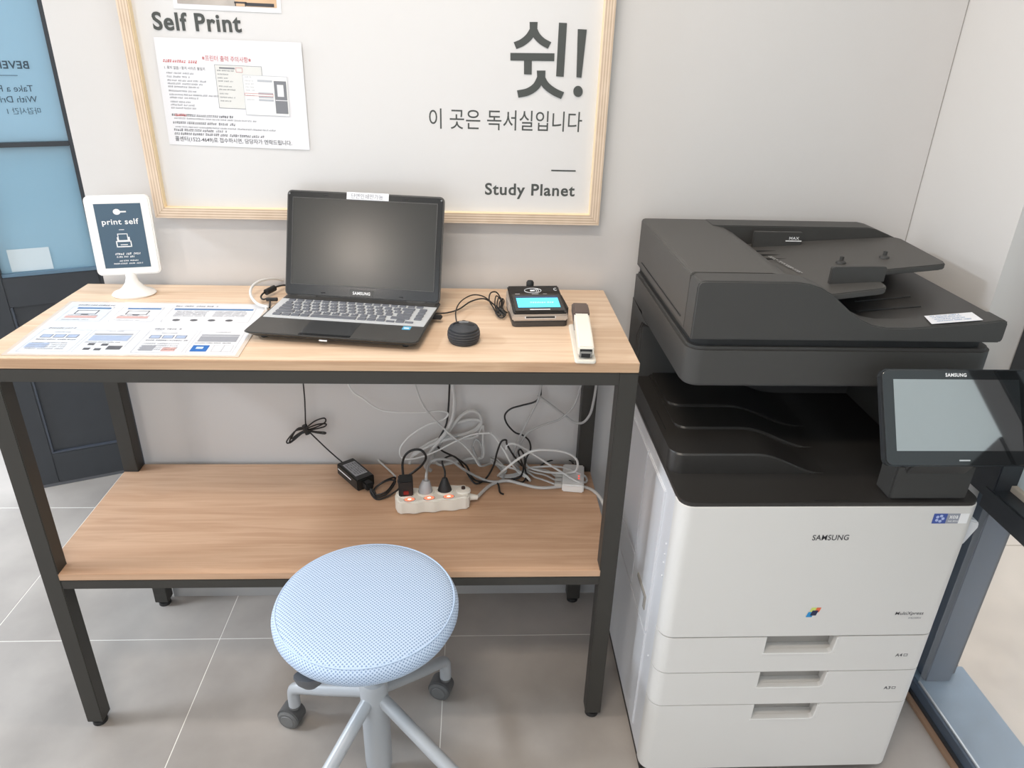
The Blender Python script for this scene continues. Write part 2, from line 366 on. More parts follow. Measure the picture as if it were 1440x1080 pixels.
# glass door standing open in the passage behind the wall's free end
dA = Vector((-0.623, 0.539, 0)); dd = Vector((0.921, 0.390, 0)).normalized(); dang = math.atan2(dd.y, dd.x)
door = struct(bpy.data.objects.new('door_1', None), 'dark framed glass door with frosted blue panes and a panelled base'); C.objects.link(door)
door.location = dA; door.rotation_euler = (0, 0, dang)
obj('stile', B().box(-0.03, 0.062, 0, 0.045, 0.012, 2.25, 0.003), NAVYD, door, True)
obj('stile', B().box(0.322, 0.42, 0, 0.045, 0.012, 2.25, 0.003), NAVYD, door, True)
obj('stile', B().box(0.80, 0.89, 0, 0.045, 0.012, 2.25, 0.003), NAVYD, door, True)
for a, b_ in ((0.062, 0.322), (0.42, 0.80)):
    obj('rail', B().box(a, b_, 0, 0.045, 0.012, 0.128, 0.002), NAVYD, door, True)
    obj('door_panel', B().box(a-.002, b_+.002, 0.010, 0.034, 0.128, 0.68), NAVYD, door, True)
    obj('panel_moulding', B().box(a, b_, 0.001, 0.011, 0.128, 0.134, 0.001).box(a, a+.006, 0.001, 0.011, 0.134, 0.66, 0.001), mat('moulding_navy', (66, 72, 82), 0.4), door, True)
    obj('rail', B().box(a, b_, 0, 0.045, 0.66, 0.755, 0.002), NAVYD, door, True)
    obj('rail', B().box(a, b_, 0, 0.045, 1.138, 1.151, 0.002), NAVYD, door, True)
    obj('pane', B().box(a, b_, 0.018, 0.026, 0.755, 1.138), FROST, door, True)
    obj('pane', B().box(a, b_, 0.018, 0.026, 1.151, 2.25), FROST, door, True)
    obj('glazing_bead', B().box(a, b_, 0.004, 0.016, 0.755, 0.766, 0.001), mat('bead_blue', (96, 122, 140), 0.4), door, True)
obj('threshold_seal', B().box(-0.03, 0.89, 0.004, 0.04, 0.0, 0.012), mat('seal_grey', (96, 98, 102), 0.5), door, True)
# reversed lettering on the far side of the pane
def door_text(body, right, z, h, bold=0.0, w=None):
    b = text_in(body, (right, 0.0165, z), (-1, 0, 0), (0, 0, 1), w, h, bold)
    return obj('lettering', b, mat('glass_lettering', (58, 74, 86), 0.6), door, True)
door_text('BEVERAGE', 0.265, 1.348, 0.021, 0.035)
door_text('Take a R', 0.262, 1.288, 0.017); door_text('With Drin', 0.266, 1.259, 0.017); door_text('마감시간 1', 0.268, 1.227, 0.018)
obj('lettering', B().box(0.10, 0.232, 0.0155, 0.0165, 1.330, 1.3315), mat('glass_lettering', (58, 74, 86), 0.6), door, True)
door_text('음료', 0.185, 1.400, 0.036, 0.02)
nt_ = tag(obj('paper_note', B().box(-0.056, 0.056, -0.001, 0.0, -0.035, 0.035), mat('paper_behind_glass', (206, 218, 222), 0.7)), 'small pale paper note stuck on the frosted glass door', 'note')
nt_.location = dA+dd*0.146+Vector((0, 0, 0.803))+Vector((dd.y, -dd.x, 0))*-0.0165; nt_.rotation_euler = (0, 0, dang)

# ------------------------------------------------------------------ notice board on the wall
bx0, bx1, bz0, bz1 = 0.188, 1.164, 1.090, 2.05
bd = thing('notice_board', 'large white wall board in a pale plywood frame with grey lettering', 'notice board', ((bx0+bx1)/2, 0, bz0))
obj('panel', B().box(bx0+.01, bx1-.01, -0.018, -0.001, bz0+.01, bz1-.01), BOARD, bd)
fw = 0.022
obj('frame_rail', B().prism([(bx0, bz0), (bx1, bz0), (bx1-fw, bz0+fw), (bx0+fw, bz0+fw)], 1, -0.034, -0.0005, 0.0006, seg=1), PLYH, bd)
obj('frame_rail', B().prism([(bx0, bz1), (bx1, bz1), (bx1-fw, bz1-fw), (bx0+fw, bz1-fw)], 1, -0.034, -0.0005, 0.0006, seg=1), PLYH, bd)
obj('frame_rail', B().prism([(bx0, bz0), (bx0, bz1), (bx0+fw, bz1-fw), (bx0+fw, bz0+fw)], 1, -0.034, -0.0005, 0.0006, seg=1), PLYV, bd)
obj('frame_rail', B().prism([(bx1, bz0), (bx1, bz1), (bx1-fw, bz1-fw), (bx1-fw, bz0+fw)], 1, -0.034, -0.0005, 0.0006, seg=1), PLYV, bd)
i0, i1, j0, j1 = bx0+fw, bx1-fw, bz0+fw, bz1-fw
obj('frame_lip', B().box(i0, i1, -0.033, -0.0175, j0-.0005, j0+.0012).box(i0-.0005, i0+.0012, -0.033, -0.0175, j0, j1).box(i1-.0012, i1+.0005, -0.033, -0.0175, j0, j1), PLYIN, bd)
XU, ZU = (1, 0, 0), (0, 0, 1); yb = -0.0182
obj('lettering', text_in('Self Print', (0.246, yb, 1.4605), XU, ZU, 0.172, 0.033, 0.042, 0.0012), INK, bd)
obj('lettering', text_in('이 곳은 독서실입니다', (0.787, yb, 1.287), XU, ZU, 0.326, 0.041, 0.006), INK, bd)
obj('lettering', B().box(1.052, 1.106, yb-.0004, yb, 1.2045, 1.2075), INK, bd)
obj('lettering', text_in('Study Planet', (0.907, yb, 1.1425), XU, ZU, 0.200, 0.034, 0.042), INK, bd)
# the big exclamation, drawn stroke by stroke
sh = B(); sdep = [0]
def stroke(pts):
    sdep[0] += .00002
    sh.prism([(at_y(580+x*320/1016, y*340/1080, yb).x, at_y(580+x*320/1016, y*340/1080, yb).z) for x, y in pts], 1, yb-.0004-sdep[0], yb)
def band(c, wd):     # ribbon along a centre line in the picture of the sign
    L, Rr = [], []
    P = spline([Vector((*q, 0)) for q in c], 5)
    for i, q in enumerate(P):
        d = (P[min(i+1, len(P)-1)]-P[max(i-1, 0)]).normalized(); n = Vector((-d.y, d.x, 0))*wd/2
        L.append(q+n); Rr.append(q-n)
    for i in range(len(P)-1): stroke([(v.x, v.y) for v in (L[i], L[i+1], Rr[i+1], Rr[i])])
stroke([(523, 98), (559, 98), (557, 140), (524, 140)]); band([(541, 132), (520, 165), (490, 190), (458, 204)], 33); band([(541, 132), (555, 160), (580, 185), (612, 203)], 33)
stroke([(437, 236), (634, 238), (633, 273), (437, 270)]); stroke([(498, 270), (533, 271), (532, 333), (498, 332)])
stroke([(654, 101), (690, 103), (675, 343), (641, 341)])
stroke([(555, 315), (594, 315), (592, 360), (557, 358)]); band([(574, 345), (552, 385), (515, 410), (470, 420)], 33); band([(574, 345), (595, 380), (630, 408), (670, 427)], 33)
stroke([(738, 130), (778, 132), (754, 347), (732, 345)])
stroke([(739+21*math.cos(a*math.pi/10), 408+25*math.sin(a*math.pi/10)) for a in range(20)])
obj('lettering', sh, INK, bd)

def sheet(name, label, cat, corners, m, th=0.0006):      # thin sheet from four corners (ll, lr, ur, ul)
    c = [Vector(v) for v in corners]; n = (c[1]-c[0]).cross(c[3]-c[0]).normalized(); t = bmesh.new()
    a = [t.verts.new(v) for v in c]; b_ = [t.verts.new(v+n*th) for v in c]
    t.faces.new(a[::-1]); t.faces.new(b_)
    for i in range(4): t.faces.new((a[i], a[(i+1) % 4], b_[(i+1) % 4], b_[i]))
    base = Vector(c[0]); bmesh.ops.translate(t, verts=t.verts, vec=-base); b = B(); b.bm.free(); b.bm = t
    o = obj(name, b, m); o.location = base; tag(o, label, cat)
    return o, Page(c[0]+n*th, c[1]-c[0], c[3]-c[0], 0.0003)
y_ = yb-.0004
no, pg = sheet('notice_sheet', 'white printed notice sheet with red heading and two dialog screenshots', 'notice', [(0.239, y_, 1.243), (0.532, y_-.001, 1.238), (0.534, y_-.004, 1.446), (0.244, y_-.003, 1.448)], PAPER)
rn = random.Random(3); W_, H_ = 0.293, 0.206
obj('print', pg.text('※프린터 출력 주의사항※', 0.090, 0.166, 0.097, 0.0105), INKR, no)
b = B(); pg.greek(b, 0.012, 0.078, 0.160, 0.0055, rn); obj('print', b, INKR, no)
obj('print', pg.text('1. 용지 없음 / 용지 사이즈 불일치', 0.013, 0.1475, 0.080, 0.006), INK2, no)
b = B()
for k, (v, u1) in enumerate([(.139, .070), (.132, .060), (.125, .092), (.119, .085), (.113, .078), (.105, .074), (.098, .115), (.092, .072), (.084, .055), (.078, .065), (.072, .066)]): pg.greek(b, 0.015, u1, v, 0.0032, rn)
for v, u1 in ((.052, .185), (.035, .225)): pg.greek(b, 0.018, u1, v, 0.003, rn)
obj('print', b, INKG, no)
b = B()
for v, u1 in ((.0575, .140), (.0425, .140), (.028, .122), (.0205, .200)): pg.greek(b, 0.014, u1, v, 0.0048, rn)
obj('print', b, INK2, no); b = B(); pg.greek(b, 0.020, 0.048, 0.0575, 0.005, rn, .0002); obj('print', b, INKR, no)
obj('print', pg.text('콜센터(1522-4649)로 접수하시면, 담당자가 연락드립니다.', 0.014, 0.006, 0.242, 0.0115, .008), INK2, no)
b = B(); pg.rect(b, .113, .207, .077, .160); obj('screenshot', b, mat('dialog_grey', (222, 222, 218), .6), no)
b = B(); pg.frame(b, .113, .207, .077, .160, .0007, .0002); pg.rect(b, .122, .153, .1525, .1555, .0002)
for v in (.148, .141, .134, .128, .118, .112, .104, .097, .09): pg.greek(b, .117, .117+rn.uniform(.012, .035), v, .0025, rn, .0002)
obj('print', b, INKG, no)
b = B(); pg.rect(b, .167, .257, .066, .143, .0004); obj('screenshot', b, mat('dialog_white', (236, 236, 234), .6), no)
b = B(); pg.frame(b, .167, .257, .066, .143, .0007, .0006)
for v in (.138, .131, .125, .119, .113, .103, .095): pg.greek(b, .171, .171+rn.uniform(.012, .02), v, .0025, rn, .0006)
for v in (.131, .107, .1, .094): pg.rect(b, .196, .226, v, v+.004, .0006)
obj('print', b, INKL, no)
b = B(); pg.rect(b, .229, .254, .071, .134, .0006); obj('print', b, INKG, no); b = B(); pg.rect(b, .235, .248, .104, .127, .0008); pg.rect(b, .23, .254, .096, .0975, .0008); obj('print', b, PAPER, no)
b = B(); pg.frame(b, .168, .226, .1035, .1085, .0006, .0008); pg.frame(b, .155, .168, .147, .156, .0006, .0003); obj('print', b, INKR, no)
ph, pg = sheet('photo_print', 'bordered photo print taped above the Self Print lettering', 'photo', [(0.292, y_, 1.500), (0.500, y_, 1.4975), (0.502, y_, 1.640), (0.294, y_, 1.642)], PAPER)
b = B(); pg.rect(b, .008, .200, .009, .135); obj('picture', b, mat('photo_grey', (176, 168, 160), .4, noise=.2, nscale=18), ph)
b = B(); pg.rect(b, .120, .200, .009, .060, .0002); obj('picture', b, mat('photo_tan', (214, 180, 146), .4, noise=.1), ph)
b = B(); pg.rect(b, .140, .195, .010, .016, .0004); pg.rect(b, .118, .142, .014, .017, .0004); pg.rect(b, .119, .121, .009, .015, .0004); pg.rect(b, .138, .140, .009, .015, .0004); obj('picture', b, INK2, ph)

# ------------------------------------------------------------------ table
TW, TF, TB, TH, SH = 1.1915, -0.4405, -0.0136, 0.9316, 0.4475
tb = thing('work_table', 'tall wooden table on a black square-tube steel frame with lower shelf', 'table', (TW/2, (TF+TB)/2, 0))
obj('tabletop', B().box(0, TW, TF, TB, TH-.020, TH, 0.0012), WOOD, tb)
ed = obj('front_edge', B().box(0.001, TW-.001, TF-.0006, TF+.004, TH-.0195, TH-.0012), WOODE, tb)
L = 0.036
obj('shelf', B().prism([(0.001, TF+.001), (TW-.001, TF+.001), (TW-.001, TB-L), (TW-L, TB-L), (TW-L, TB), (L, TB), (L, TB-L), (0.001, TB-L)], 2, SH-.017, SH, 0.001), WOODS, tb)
for lx in (0, TW-L):
    for ly in (TF, TB-L):
        lg = obj('leg', B().box(lx, lx+L, ly, ly+L, 0.016, TH-.0205, 0.0015), BLK, tb)
        obj('foot_glide', B().lathe([(.006, .016), (.006, .010), (.015, .010), (.016, .007), (.016, 0.0), (.0, 0.0)], (lx+L/2, ly+L/2, 0), 16, cap=False), RUB, lg)
rz1 = TH-.0205; rz0 = rz1-.026; sz1 = SH-.0175; sz0 = sz1-.022
for y0 in (TF, TB-L):
    obj('rail', B().box(L, TW-L, y0, y0+L, rz0, rz1, 0.001), BLK, tb); obj('rail', B().box(L, TW-L, y0+.001, y0+L, sz0, sz1, 0.001), BLK, tb)
for x0 in (0, TW-L):
    obj('rail', B().box(x0, x0+L, TF+L, TB-L, rz0, rz1, 0.001), BLK, tb); obj('rail', B().box(x0, x0+L, TF+L, TB-L, sz0, sz1, 0.001), BLK, tb)

# ------------------------------------------------------------------ laminated instruction sheet
TZ = TH+.0004
la, pg = sheet('laminated_sheet', 'laminated printed instruction sheet lying flat on the table beside the laptop', 'instruction sheet', [(0.044, -0.428, TZ), (0.460, -0.428, TZ), (0.447, -0.140, TZ), (0.022, -0.137, TZ)], LAMED, .0005)
rn = random.Random(11)
b = B(); b.prism([(0.051, -0.421), (0.452, -0.421), (0.440, -0.147), (0.030, -0.144)], 2, TZ+.0005, TZ+.0007); obj('paper_sheet', b, LAMIN, la)
pg = Page((0.044, -0.428, TZ+.0007), (1, 0, 0), (-0.06, 1, 0), .0003)
g = B(); k = B(); bl = B(); lb = B(); pk = B(); db = B(); dk = B()
def quadrant(u, v, title):
    pg.greek(k, u+.01, u+title, v+.118, .006, rn)
quadrant(.014, .145, .085); quadrant(.215, .145, .10); quadrant(.014, .012, .06); quadrant(.215, .012, .06)
for u, wd in ((.018, .085), (.120, .085)):
    pg.rect(bl, u+.012, u+wd-.005, .244, .251); pg.frame(g, u, u+wd, .172, .255, .0005)
    pg.frame(dk, u+.018, u+.062, .212, .235, .002); pg.rect(dk, u+.034, u+.048, .208, .212); pg.rect(pk, u+.008, u+.070, .190, .202); pg.greek(g, u+.008, u+.06, .178, .004, rn)
    pg.greek(k, u+.010, u+.07, .204, .003, rn)
pg.rect(bl, .228, .390, .243, .251); pg.frame(g, .222, .395, .172, .255, .0005)
for u in (.236, .315):
    for v in (.233, .226, .219, .212, .205): pg.greek(g, u, u+.065, v, .0045, rn)
for q in range(4):
    c = [(pg.p(.25+.035*q+.008*math.cos(a*.7854), .183+.006*math.sin(a*.7854))) for a in range(8)]
    t = bmesh.new(); t.faces.new([t.verts.new(v) for v in c]); dk.add(t)
for u0 in (.014, .215):
    pg.frame(g, u0+.004, u0+.095, .016, .124, .0005); pg.frame(g, u0+.101, u0+.186, .016, .124, .0005)
    for q in range(3): pg.frame(dk, u0+.014+.024*q, u0+.034+.024*q, .084, .100, .001); pg.rect(lb, u0+.015+.024*q, u0+.033+.024*q, .085, .099)
    pg.greek(k, u0+.012, u0+.088, .072, .005, rn); pg.greek(g, u0+.03, u0+.06, .110, .004, rn); pg.greek(g, u0+.13, u0+.16, .116, .004, rn)
    pg.rect(g, u0+.108, u0+.180, .100, .106); pg.rect(lb if u0 < .1 else g, u0+.108, u0+.180, .070, .097)
    pg.greek(k, u0+.106, u0+.175, .061, .004, rn)
    for v in (.062, .052, .043, .034): pg.greek(g, u0+.012, u0+.080, v-.006, .005, rn)
pg.rect(lb, .022, .060, .035, .058, -.0001)
for u, v in ((.130, .052), (.155, .050), (.130, .030), (.150, .028)): pg.rect(dk, u, u+.012, v-.004, v+.006)
pg.rect(dk, .170, .196, .028, .046); pg.rect(db, .322, .352, .022, .052); pg.frame(g, .360, .396, .022, .052, .0006); pg.frame(g, .378, .379, .022, .052, .0004)
pg.rect(g, .230, .255, .024, .050, -.0001); pg.rect(pk, .270, .295, .022, .040)
for bb, m in ((g, mat('ink_grey_fine', (150, 152, 158), .6)), (k, mat('ink_dark_fine', (96, 98, 104), .6)), (bl, mat('ink_banner_blue', (60, 112, 164), .6)), (lb, mat('ink_tint_blue', (160, 174, 198), .6)), (pk, mat('ink_tint_pink', (204, 166, 160), .6)), (db, INKDB), (dk, mat('ink_mid', (88, 88, 92), .6))): obj('print', bb, m, la)
b = B(); pg.rect(b, .330, .343, .034, .044, .0002); obj('print', b, INKLB, la)

# ------------------------------------------------------------------ countertop sign
sg = thing('sign_stand', 'white plastic table sign reading print self on a flared round foot', 'sign', (0.135, -0.085, TH), R_(13))
fr = B(); r_ = .010; hw, hz0, hz1 = .063, .046, .214
out = []
for cx_, cz_, a0 in ((hw-r_, hz0+r_, -90), (hw-r_, hz1-r_, 0), (-hw+r_, hz1-r_, 90), (-hw+r_, hz0+r_, 180)):
    for k_ in range(5): a = R_(a0+k_*22.5); out.append((cx_+r_*math.cos(a), cz_+r_*math.sin(a)))
tilt = Matrix.Translation((0, 0, .03)) @ Matrix.Rotation(R_(-4), 4, 'X') @ Matrix.Translation((0, 0, -.03))
obj('sign_frame', fr.prism(out, 1, -.008, .008, .003, M=tilt), WPL, sg, True)
def T(v): return tilt @ Vector(v)
pgs = Page(T((-.045, -.0081, .062)), (1, 0, 0), tilt.to_3x3() @ Vector((0, 0, 1)), .0003)
b = B(); pgs.rect(b, 0, .090, 0, .136); pr = obj('sign_print', b, NAVY, sg, True)
pgs = Page(pgs.O, pgs.U, pgs.V, .0003)
obj('lettering', pgs.text('print self', .010, .089, .071, .0155, .03), WHT, pr, True)
b = B()
t = bmesh.new(); t.faces.new([t.verts.new(pgs.p(.042+.0072*math.cos(a*.5236), .119+.0062*math.sin(a*.5236))) for a in range(12)]); b.add(t)
pgs.rect(b, .048, .060, .1175, .1205); pgs.rect(b, .040, .050, .081, .0822)
pgs.frame(b, .030, .060, .0445, .058, .0022); pgs.rect(b, .033, .036, .058, .066); pgs.rect(b, .054, .058, .058, .066); pgs.frame(b, .035, .055, .058, .0735, .0016); pgs.rect(b, .038, .052, .049, .0505)
rn = random.Random(5); pgs.greek(b, .024, .072, .028, .0045, rn); pgs.greek(b, .026, .060, .022, .0038, rn); pgs.greek(b, .030, .068, .014, .003, rn); pgs.greek(b, .018, .076, .008, .003, rn)
obj('sign_artwork', b, WHT, pr, True)
obj('sign_foot', B().lathe([(.0, 0), (.043, 0), (.045, .003), (.042, .007), (.031, .011), (.022, .018), (.014, .029), (.011, .040), (.0115, .047), (.010, .052), (0, .053)], (0, 0, 0), 32, sy=.8, cap=False), WPL, sg, True, ang=60)

# ------------------------------------------------------------------ laptop (local: origin at front-left of base, x along front, y to hinge)
lp = thing('laptop', 'open black laptop with silver keyboard deck and dark screen', 'laptop', (0.446, -0.352, TH), R_(-8.4))
LW, LD = 0.338, 0.236
def rr(x0, x1, y0, y1, r, n=4):
    o = []
    for cx_, cy_, a0 in ((x1-r, y0+r, -90), (x1-r, y1-r, 0), (x0+r, y1-r, 90), (x0+r, y0+r, 180)):
        for k_ in range(n+1): a = R_(a0+k_*90/n); o.append((cx_+r*math.cos(a), cy_+r*math.sin(a)))
    return o
lb0 = B().prism(rr(0, LW, 0, LD, .014), 2, .006, .020, .002)
for v in lb0.bm.verts:
    if v.co.z < .010: v.co.x = LW/2+(v.co.x-LW/2)*.965; v.co.y = .016+v.co.y*.90
obj('base', lb0, LBLK, lp, True)
for fx in (.03, LW-.03):
    for fy in (.03, LD-.03): obj('rubber_foot', B().lathe([(.006, 0), (.006, .0065)], (fx, fy, 0), 10), RUB, lp, True)
dk_ = obj('keyboard_deck', B().prism([(.006, .083), (LW-.006, .083), (LW-.002, .196), (.002, .196)], 2, .0185, .0208, .0006), LSIL, lp, True)
tp = obj('touchpad', B().box(.108, .208, .012, .080, .0195, .0203, .0004), mat('touchpad_dark', (56, 57, 58), .3), lp, True)
obj('touchpad_button', B().box(.108, .208, .003, .012, .0195, .0206, .0006), mat('button_dark', (30, 31, 33), .25), lp, True)
# keys
kw, kh, gp = .0136, .0114, .0186
rows = [('````````````````', .0145), ]
KZ0, KZ1 = .0208, .0230; kcache = {}
def key(x, y, w_, h_):
    k_ = (round(w_, 4), round(h_, 4))
    if k_ not in kcache:
        o = obj('key', B().box(-w_/2, w_/2, -h_/2, h_/2, 0, KZ1-KZ0, .0006, seg=1), KEYM, lp, True); kcache[k_] = o; o.location = (x, y, KZ0)
    else: inst(kcache[k_], 'key', lp, (x, y, KZ0))
leg = B()
def legend(ch, x, y, s=.0064):
    bm = text_bm(ch, .02)
    if not bm.verts: bm.free(); return
    for v in bm.verts: v.co = Vector((x+(v.co.x-.3)*s, y+(v.co.y-.35)*s, KZ1+.0002))
    me = bpy.data.meshes.new('t'); bm.to_mesh(me); bm.free(); leg.bm.from_mesh(me); bpy.data.meshes.remove(me)
x0k = .020
yr = [.186, .1695, .1525, .1355, .1185, .1010]
for i in range(16): key(x0k+.0075+i*.0183, yr[0], .0140, .0085)
for i, c_ in enumerate('`1234567890-='): key(x0k+.0075+i*.0192, yr[1], kw, kh); legend(c_, x0k+.005+i*.0192, yr[1]+.002)
key(x0k+.262, yr[1], .026, kh)
key(x0k+.011, yr[2], .022, kh)
for i, c_ in enumerate('QWERTYUIOP[]'): key(x0k+.0325+i*.0192, yr[2], kw, kh); legend(c_, x0k+.030+i*.0192, yr[2]+.002)
key(x0k+.265, yr[2], .019, kh)
key(x0k+.0135, yr[3], .027, kh)
for i, c_ in enumerate("ASDFGHJKL;'"): key(x0k+.0375+i*.0192, yr[3], kw, kh); legend(c_, x0k+.035+i*.0192, yr[3]+.002)
key(x0k+.2605, yr[3], .029, kh)
key(x0k+.0185, yr[4], .037, kh)
for i, c_ in enumerate('ZXCVBNM,./'): key(x0k+.0475+i*.0192, yr[4], kw, kh); legend(c_, x0k+.045+i*.0192, yr[4]+.002)
key(x0k+.2565, yr[4], .038, kh)
for i in range(4): key(x0k+.0085+i*.0192, yr[5], .0165, kh)
key(x0k+.125, yr[5], .092, kh)
for i in range(3): key(x0k+.183+i*.0192, yr[5], .0165, kh)
key(x0k+.2415, yr[5]-.004, .0165, .0062); key(x0k+.2605, yr[5]+.004, .0165, .0062); key(x0k+.2605, yr[5]-.004, .0165, .0062); key(x0k+.2795, yr[5]-.004, .0165, .0062)
for i in range(1, 5): key(x0k+.2925, yr[i], .0150, kh)
obj('key_legends', leg, WHT, lp, True)
b = B(); b.box(.293, .309, .062, .079, .0198, .0203); st = obj('sticker', b, mat('sticker_blue', (92, 176, 214), .3), lp, True)
obj('sticker_print', B().box(.296, .306, .067, .072, .0202, .0206), WHT, st, True)
obj('indicator', B().box(.150, .165, -.0006, .002, .011, .013), WHT, lp, True)
obj('hinge_bar', B().box(.006, LW-.006, .196, .226, .014, .0216, .002), LBLK, lp, True)
for hx in (.05, LW-.05): obj('hinge', B().tube([(hx-.02, .218, .022), (hx+.02, .218, .022)], .005, 10, False), LBLK, lp, True)
# lid
LT = Matrix.Translation((0, .214, .022)) @ Matrix.Rotation(R_(-19), 4, 'X')
LH = .222
def rrz(x0, x1, z0, z1, r): return rr(x0, x1, z0, z1, r)
lid = obj('lid', B().prism(rrz(0, LW, 0, LH, .010), 1, 0, .008, .002, M=LT), LBLK, lp, True)
obj('bezel', B().prism(rrz(.003, LW-.003, .003, LH-.003, .008), 1, -.0015, .0005, .0006, M=LT, seg=1), LGLO, lid, True)
obj('display', B().box(.0145, LW-.0145, .028, LH-.017, -.0022, 0.0, M=None).box(0, .001, 0, .001, 0, .001) if False else B().box(.0145, LW-.0145, -.0020, 0.0, .026, LH-.016, M=LT), LSCR, lid, True)
obj('bezel_rim', B().box(.013, .0145, -.0026, 0, .026, LH-.0145, M=LT).box(LW-.0145, LW-.013, -.0026, 0, .026, LH-.0145, M=LT).box(.013, LW-.013, -.0026, 0, LH-.016, LH-.0145, M=LT).box(.013, LW-.013, -.0026, 0, .0245, .026, M=LT), LBLK, lid, True)
l3 = LT.to_3x3(); lU, lV = (1, 0, 0), l3 @ Vector((0, 0, 1))
obj('brand_plate', B().box(.143, .195, -.0022, 0, .005, .020, .0004, M=LT), mat('plate_dark', (52, 52, 50), .3), lid, True)
obj('lettering', text_in('SAMSUNG', LT @ Vector((.150, -.0026, .009)), lU, lV, .038, .0065, .05), WHT, lid, True)
ts = obj('label_tape', B().box(.130, .220, -.0024, -.001, LH-.0150, LH+.0005, M=LT), PAPER, lid, True)
obj('lettering', text_in('단면인쇄만가능', LT @ Vector((.140, -.0030, LH-.0125)), lU, lV, .068, .0105), INKG, ts, True)
for hx in (.085, .255):
    obj('bumper', B().box(hx-.005, hx+.005, -.003, 0, .008, .0105, .0008, M=LT).box(hx-.005, hx+.005, -.003, 0, LH-.010, LH-.0075, .0008, M=LT), RUB, lid, True)
for hx in (.006, LW-.006): obj('screw_cover', B().lathe([(.002, 0), (.002, .001)], (0, 0, 0), 10, M=LT @ Matrix.Translation((hx, -.0015, LH-.008)) @ Matrix.Rotation(R_(90), 4, 'X')), mat('dot_grey', (110, 112, 112), .4), lid, True)

# ------------------------------------------------------------------ mouse
ms = thing('computer_mouse', 'rounded black mouse with ridged sides beside the laptop', 'mouse', (0.865, -0.340, TH))
prof = [(.0, .0), (.027, .0)]
for k_ in range(6):
    z0 = .003+k_*.0046; r0 = .0315*math.sqrt(max(0, 1-((z0-.013)/.026)**2)); prof += [(r0-.0008, z0), (r0+.0004, z0+.0008), (r0+.0003, z0+.0036), (r0-.0008, z0+.0044)]
prof += [(.021, .0315), (.015, .0345), (.008, .036), (0, .0363)]
obj('shell', B().lathe(prof, (0, 0, 0), 40, sx=1.0, sy=1.12, cap=False), MOUS, ms, True, ang=50)
obj('button_plate', B().lathe([(.0215, .0305), (.019, .0345), (.013, .0365), (.006, .0375), (0, .0377)], (0, .004, 0), 32, sx=1.0, sy=.85, cap=False), mat('mouse_gloss', (34, 35, 38), .2), ms, True, ang=60)
obj('scroll_wheel', B().tube([(-.003, .016, .0305), (.003, .016, .0305)], .006, 14, False), RUB, ms, True)
obj('mark', B().box(-.009, .009, .0025, .005, .0372, .0382), mat('mark_grey', (168, 170, 172), .5), ms, True)
Hc = TH+.0022
def onT(px, py, dz=0): return at_z(px, py, Hc+dz)
cab = [(0.862, -0.305, TH+.020), onT(643, 455, .004), onT(641, 438, .01), onT(648, 424, .018), onT(664, 415, .022), onT(680, 417, .02), onT(694, 428, .014), onT(702, 438, .012), onT(708, 443, .010)]
obj('cord', B().tube(cab, .0014, 6), CBLK, ms)
# usb plug + card terminal cord
ct = thing('card_terminal', 'black and silver card payment terminal with a glowing blue screen', 'card terminal', (1.016, -0.198, TH), R_(4))
a_, d_ = .057, .062
obj('base', B().prism(rr(-a_, a_, -d_, d_, .008), 2, 0, .012, .0015), mat('reader_base', (62, 58, 55), .5), ct, True)
side = lambda e, z0, zf, zb: [(-d_-e, z0), (d_+e, z0), (d_+e, zb), (-d_-e, zf)]
obj('silver_band', B().prism(side(0, .012, .026, .042), 0, -a_-.0005, a_+.0005, .003), SILV, ct, True)
obj('top_shell', B().prism(side(-.001, .030, .0295, .048) if False else [(-d_+.001, .0255), (d_-.001, .0415), (d_-.001, .049), (-d_+.001, .0305)], 0, -a_+.001, a_-.001, .003), RBLK, ct, True)
sl = math.atan2(.0185, 2*d_-.002); ctU = (1, 0, 0); ctV = Vector((0, math.cos(sl), math.sin(sl))); O_ = Vector((-a_, -d_+.001, .0306)); cpg = Page(O_, ctU, ctV, .0004)
obj('bezel', B().box(.006, 2*a_-.006, .004, .078, 0, .003, .001, M=Matrix.Translation(O_) @ Matrix.Rotation(sl, 4, 'X')), mat('reader_bezel', (58, 56, 54), .3), ct, True)
cpg2 = Page(O_, ctU, ctV, .0034)
b = B(); cpg2.rect(b, .012, 2*a_-.012, .016, .068); sc_ = obj('display', b, mat('reader_display_dark', (62, 78, 104), .2), ct, True)
b = B(); cpg2.rect(b, .013, 2*a_-.013, .016, .058, .0003); obj('display_image', b, RSCR, sc_, True)
b = B(); cpg2.rect(b, .036, .078, .006, .0095); rn = random.Random(2); cpg2.greek(b, .040, .088, .034, .006, rn, .0006); obj('lettering', b, WHT, ct, True)
b = B(); cpg.rect(b, .014, .024, .081, .0835); cpg.rect(b, .050, .064, .081, .0835); cpg.rect(b, .074, .082, .081, .083)
for k_ in range(3):
    P_ = [cpg.p(.052+(.006+.004*k_)*math.cos(R_(a)), .098+(.006+.004*k_)*math.sin(R_(a)), .0002) for a in range(-40, 41, 10)]; b.tube(P_, .0007, 5)
P_ = [cpg.p(.054+.018*math.cos(R_(a)), .098+.011*math.sin(R_(a)), .0002) for a in range(0, 361, 15)]; b.tube(P_, .0006, 5)
cpg.rect(b, .048, .056, .094, .101, .0003)
P_ = [cpg.p(.104+.004*math.cos(R_(a)), .103+.005*math.sin(R_(a)), .0002) for a in range(60, 301, 20)]; b.tube(P_, .0006, 5)
obj('contactless_symbol', b, WHT, ct, True)
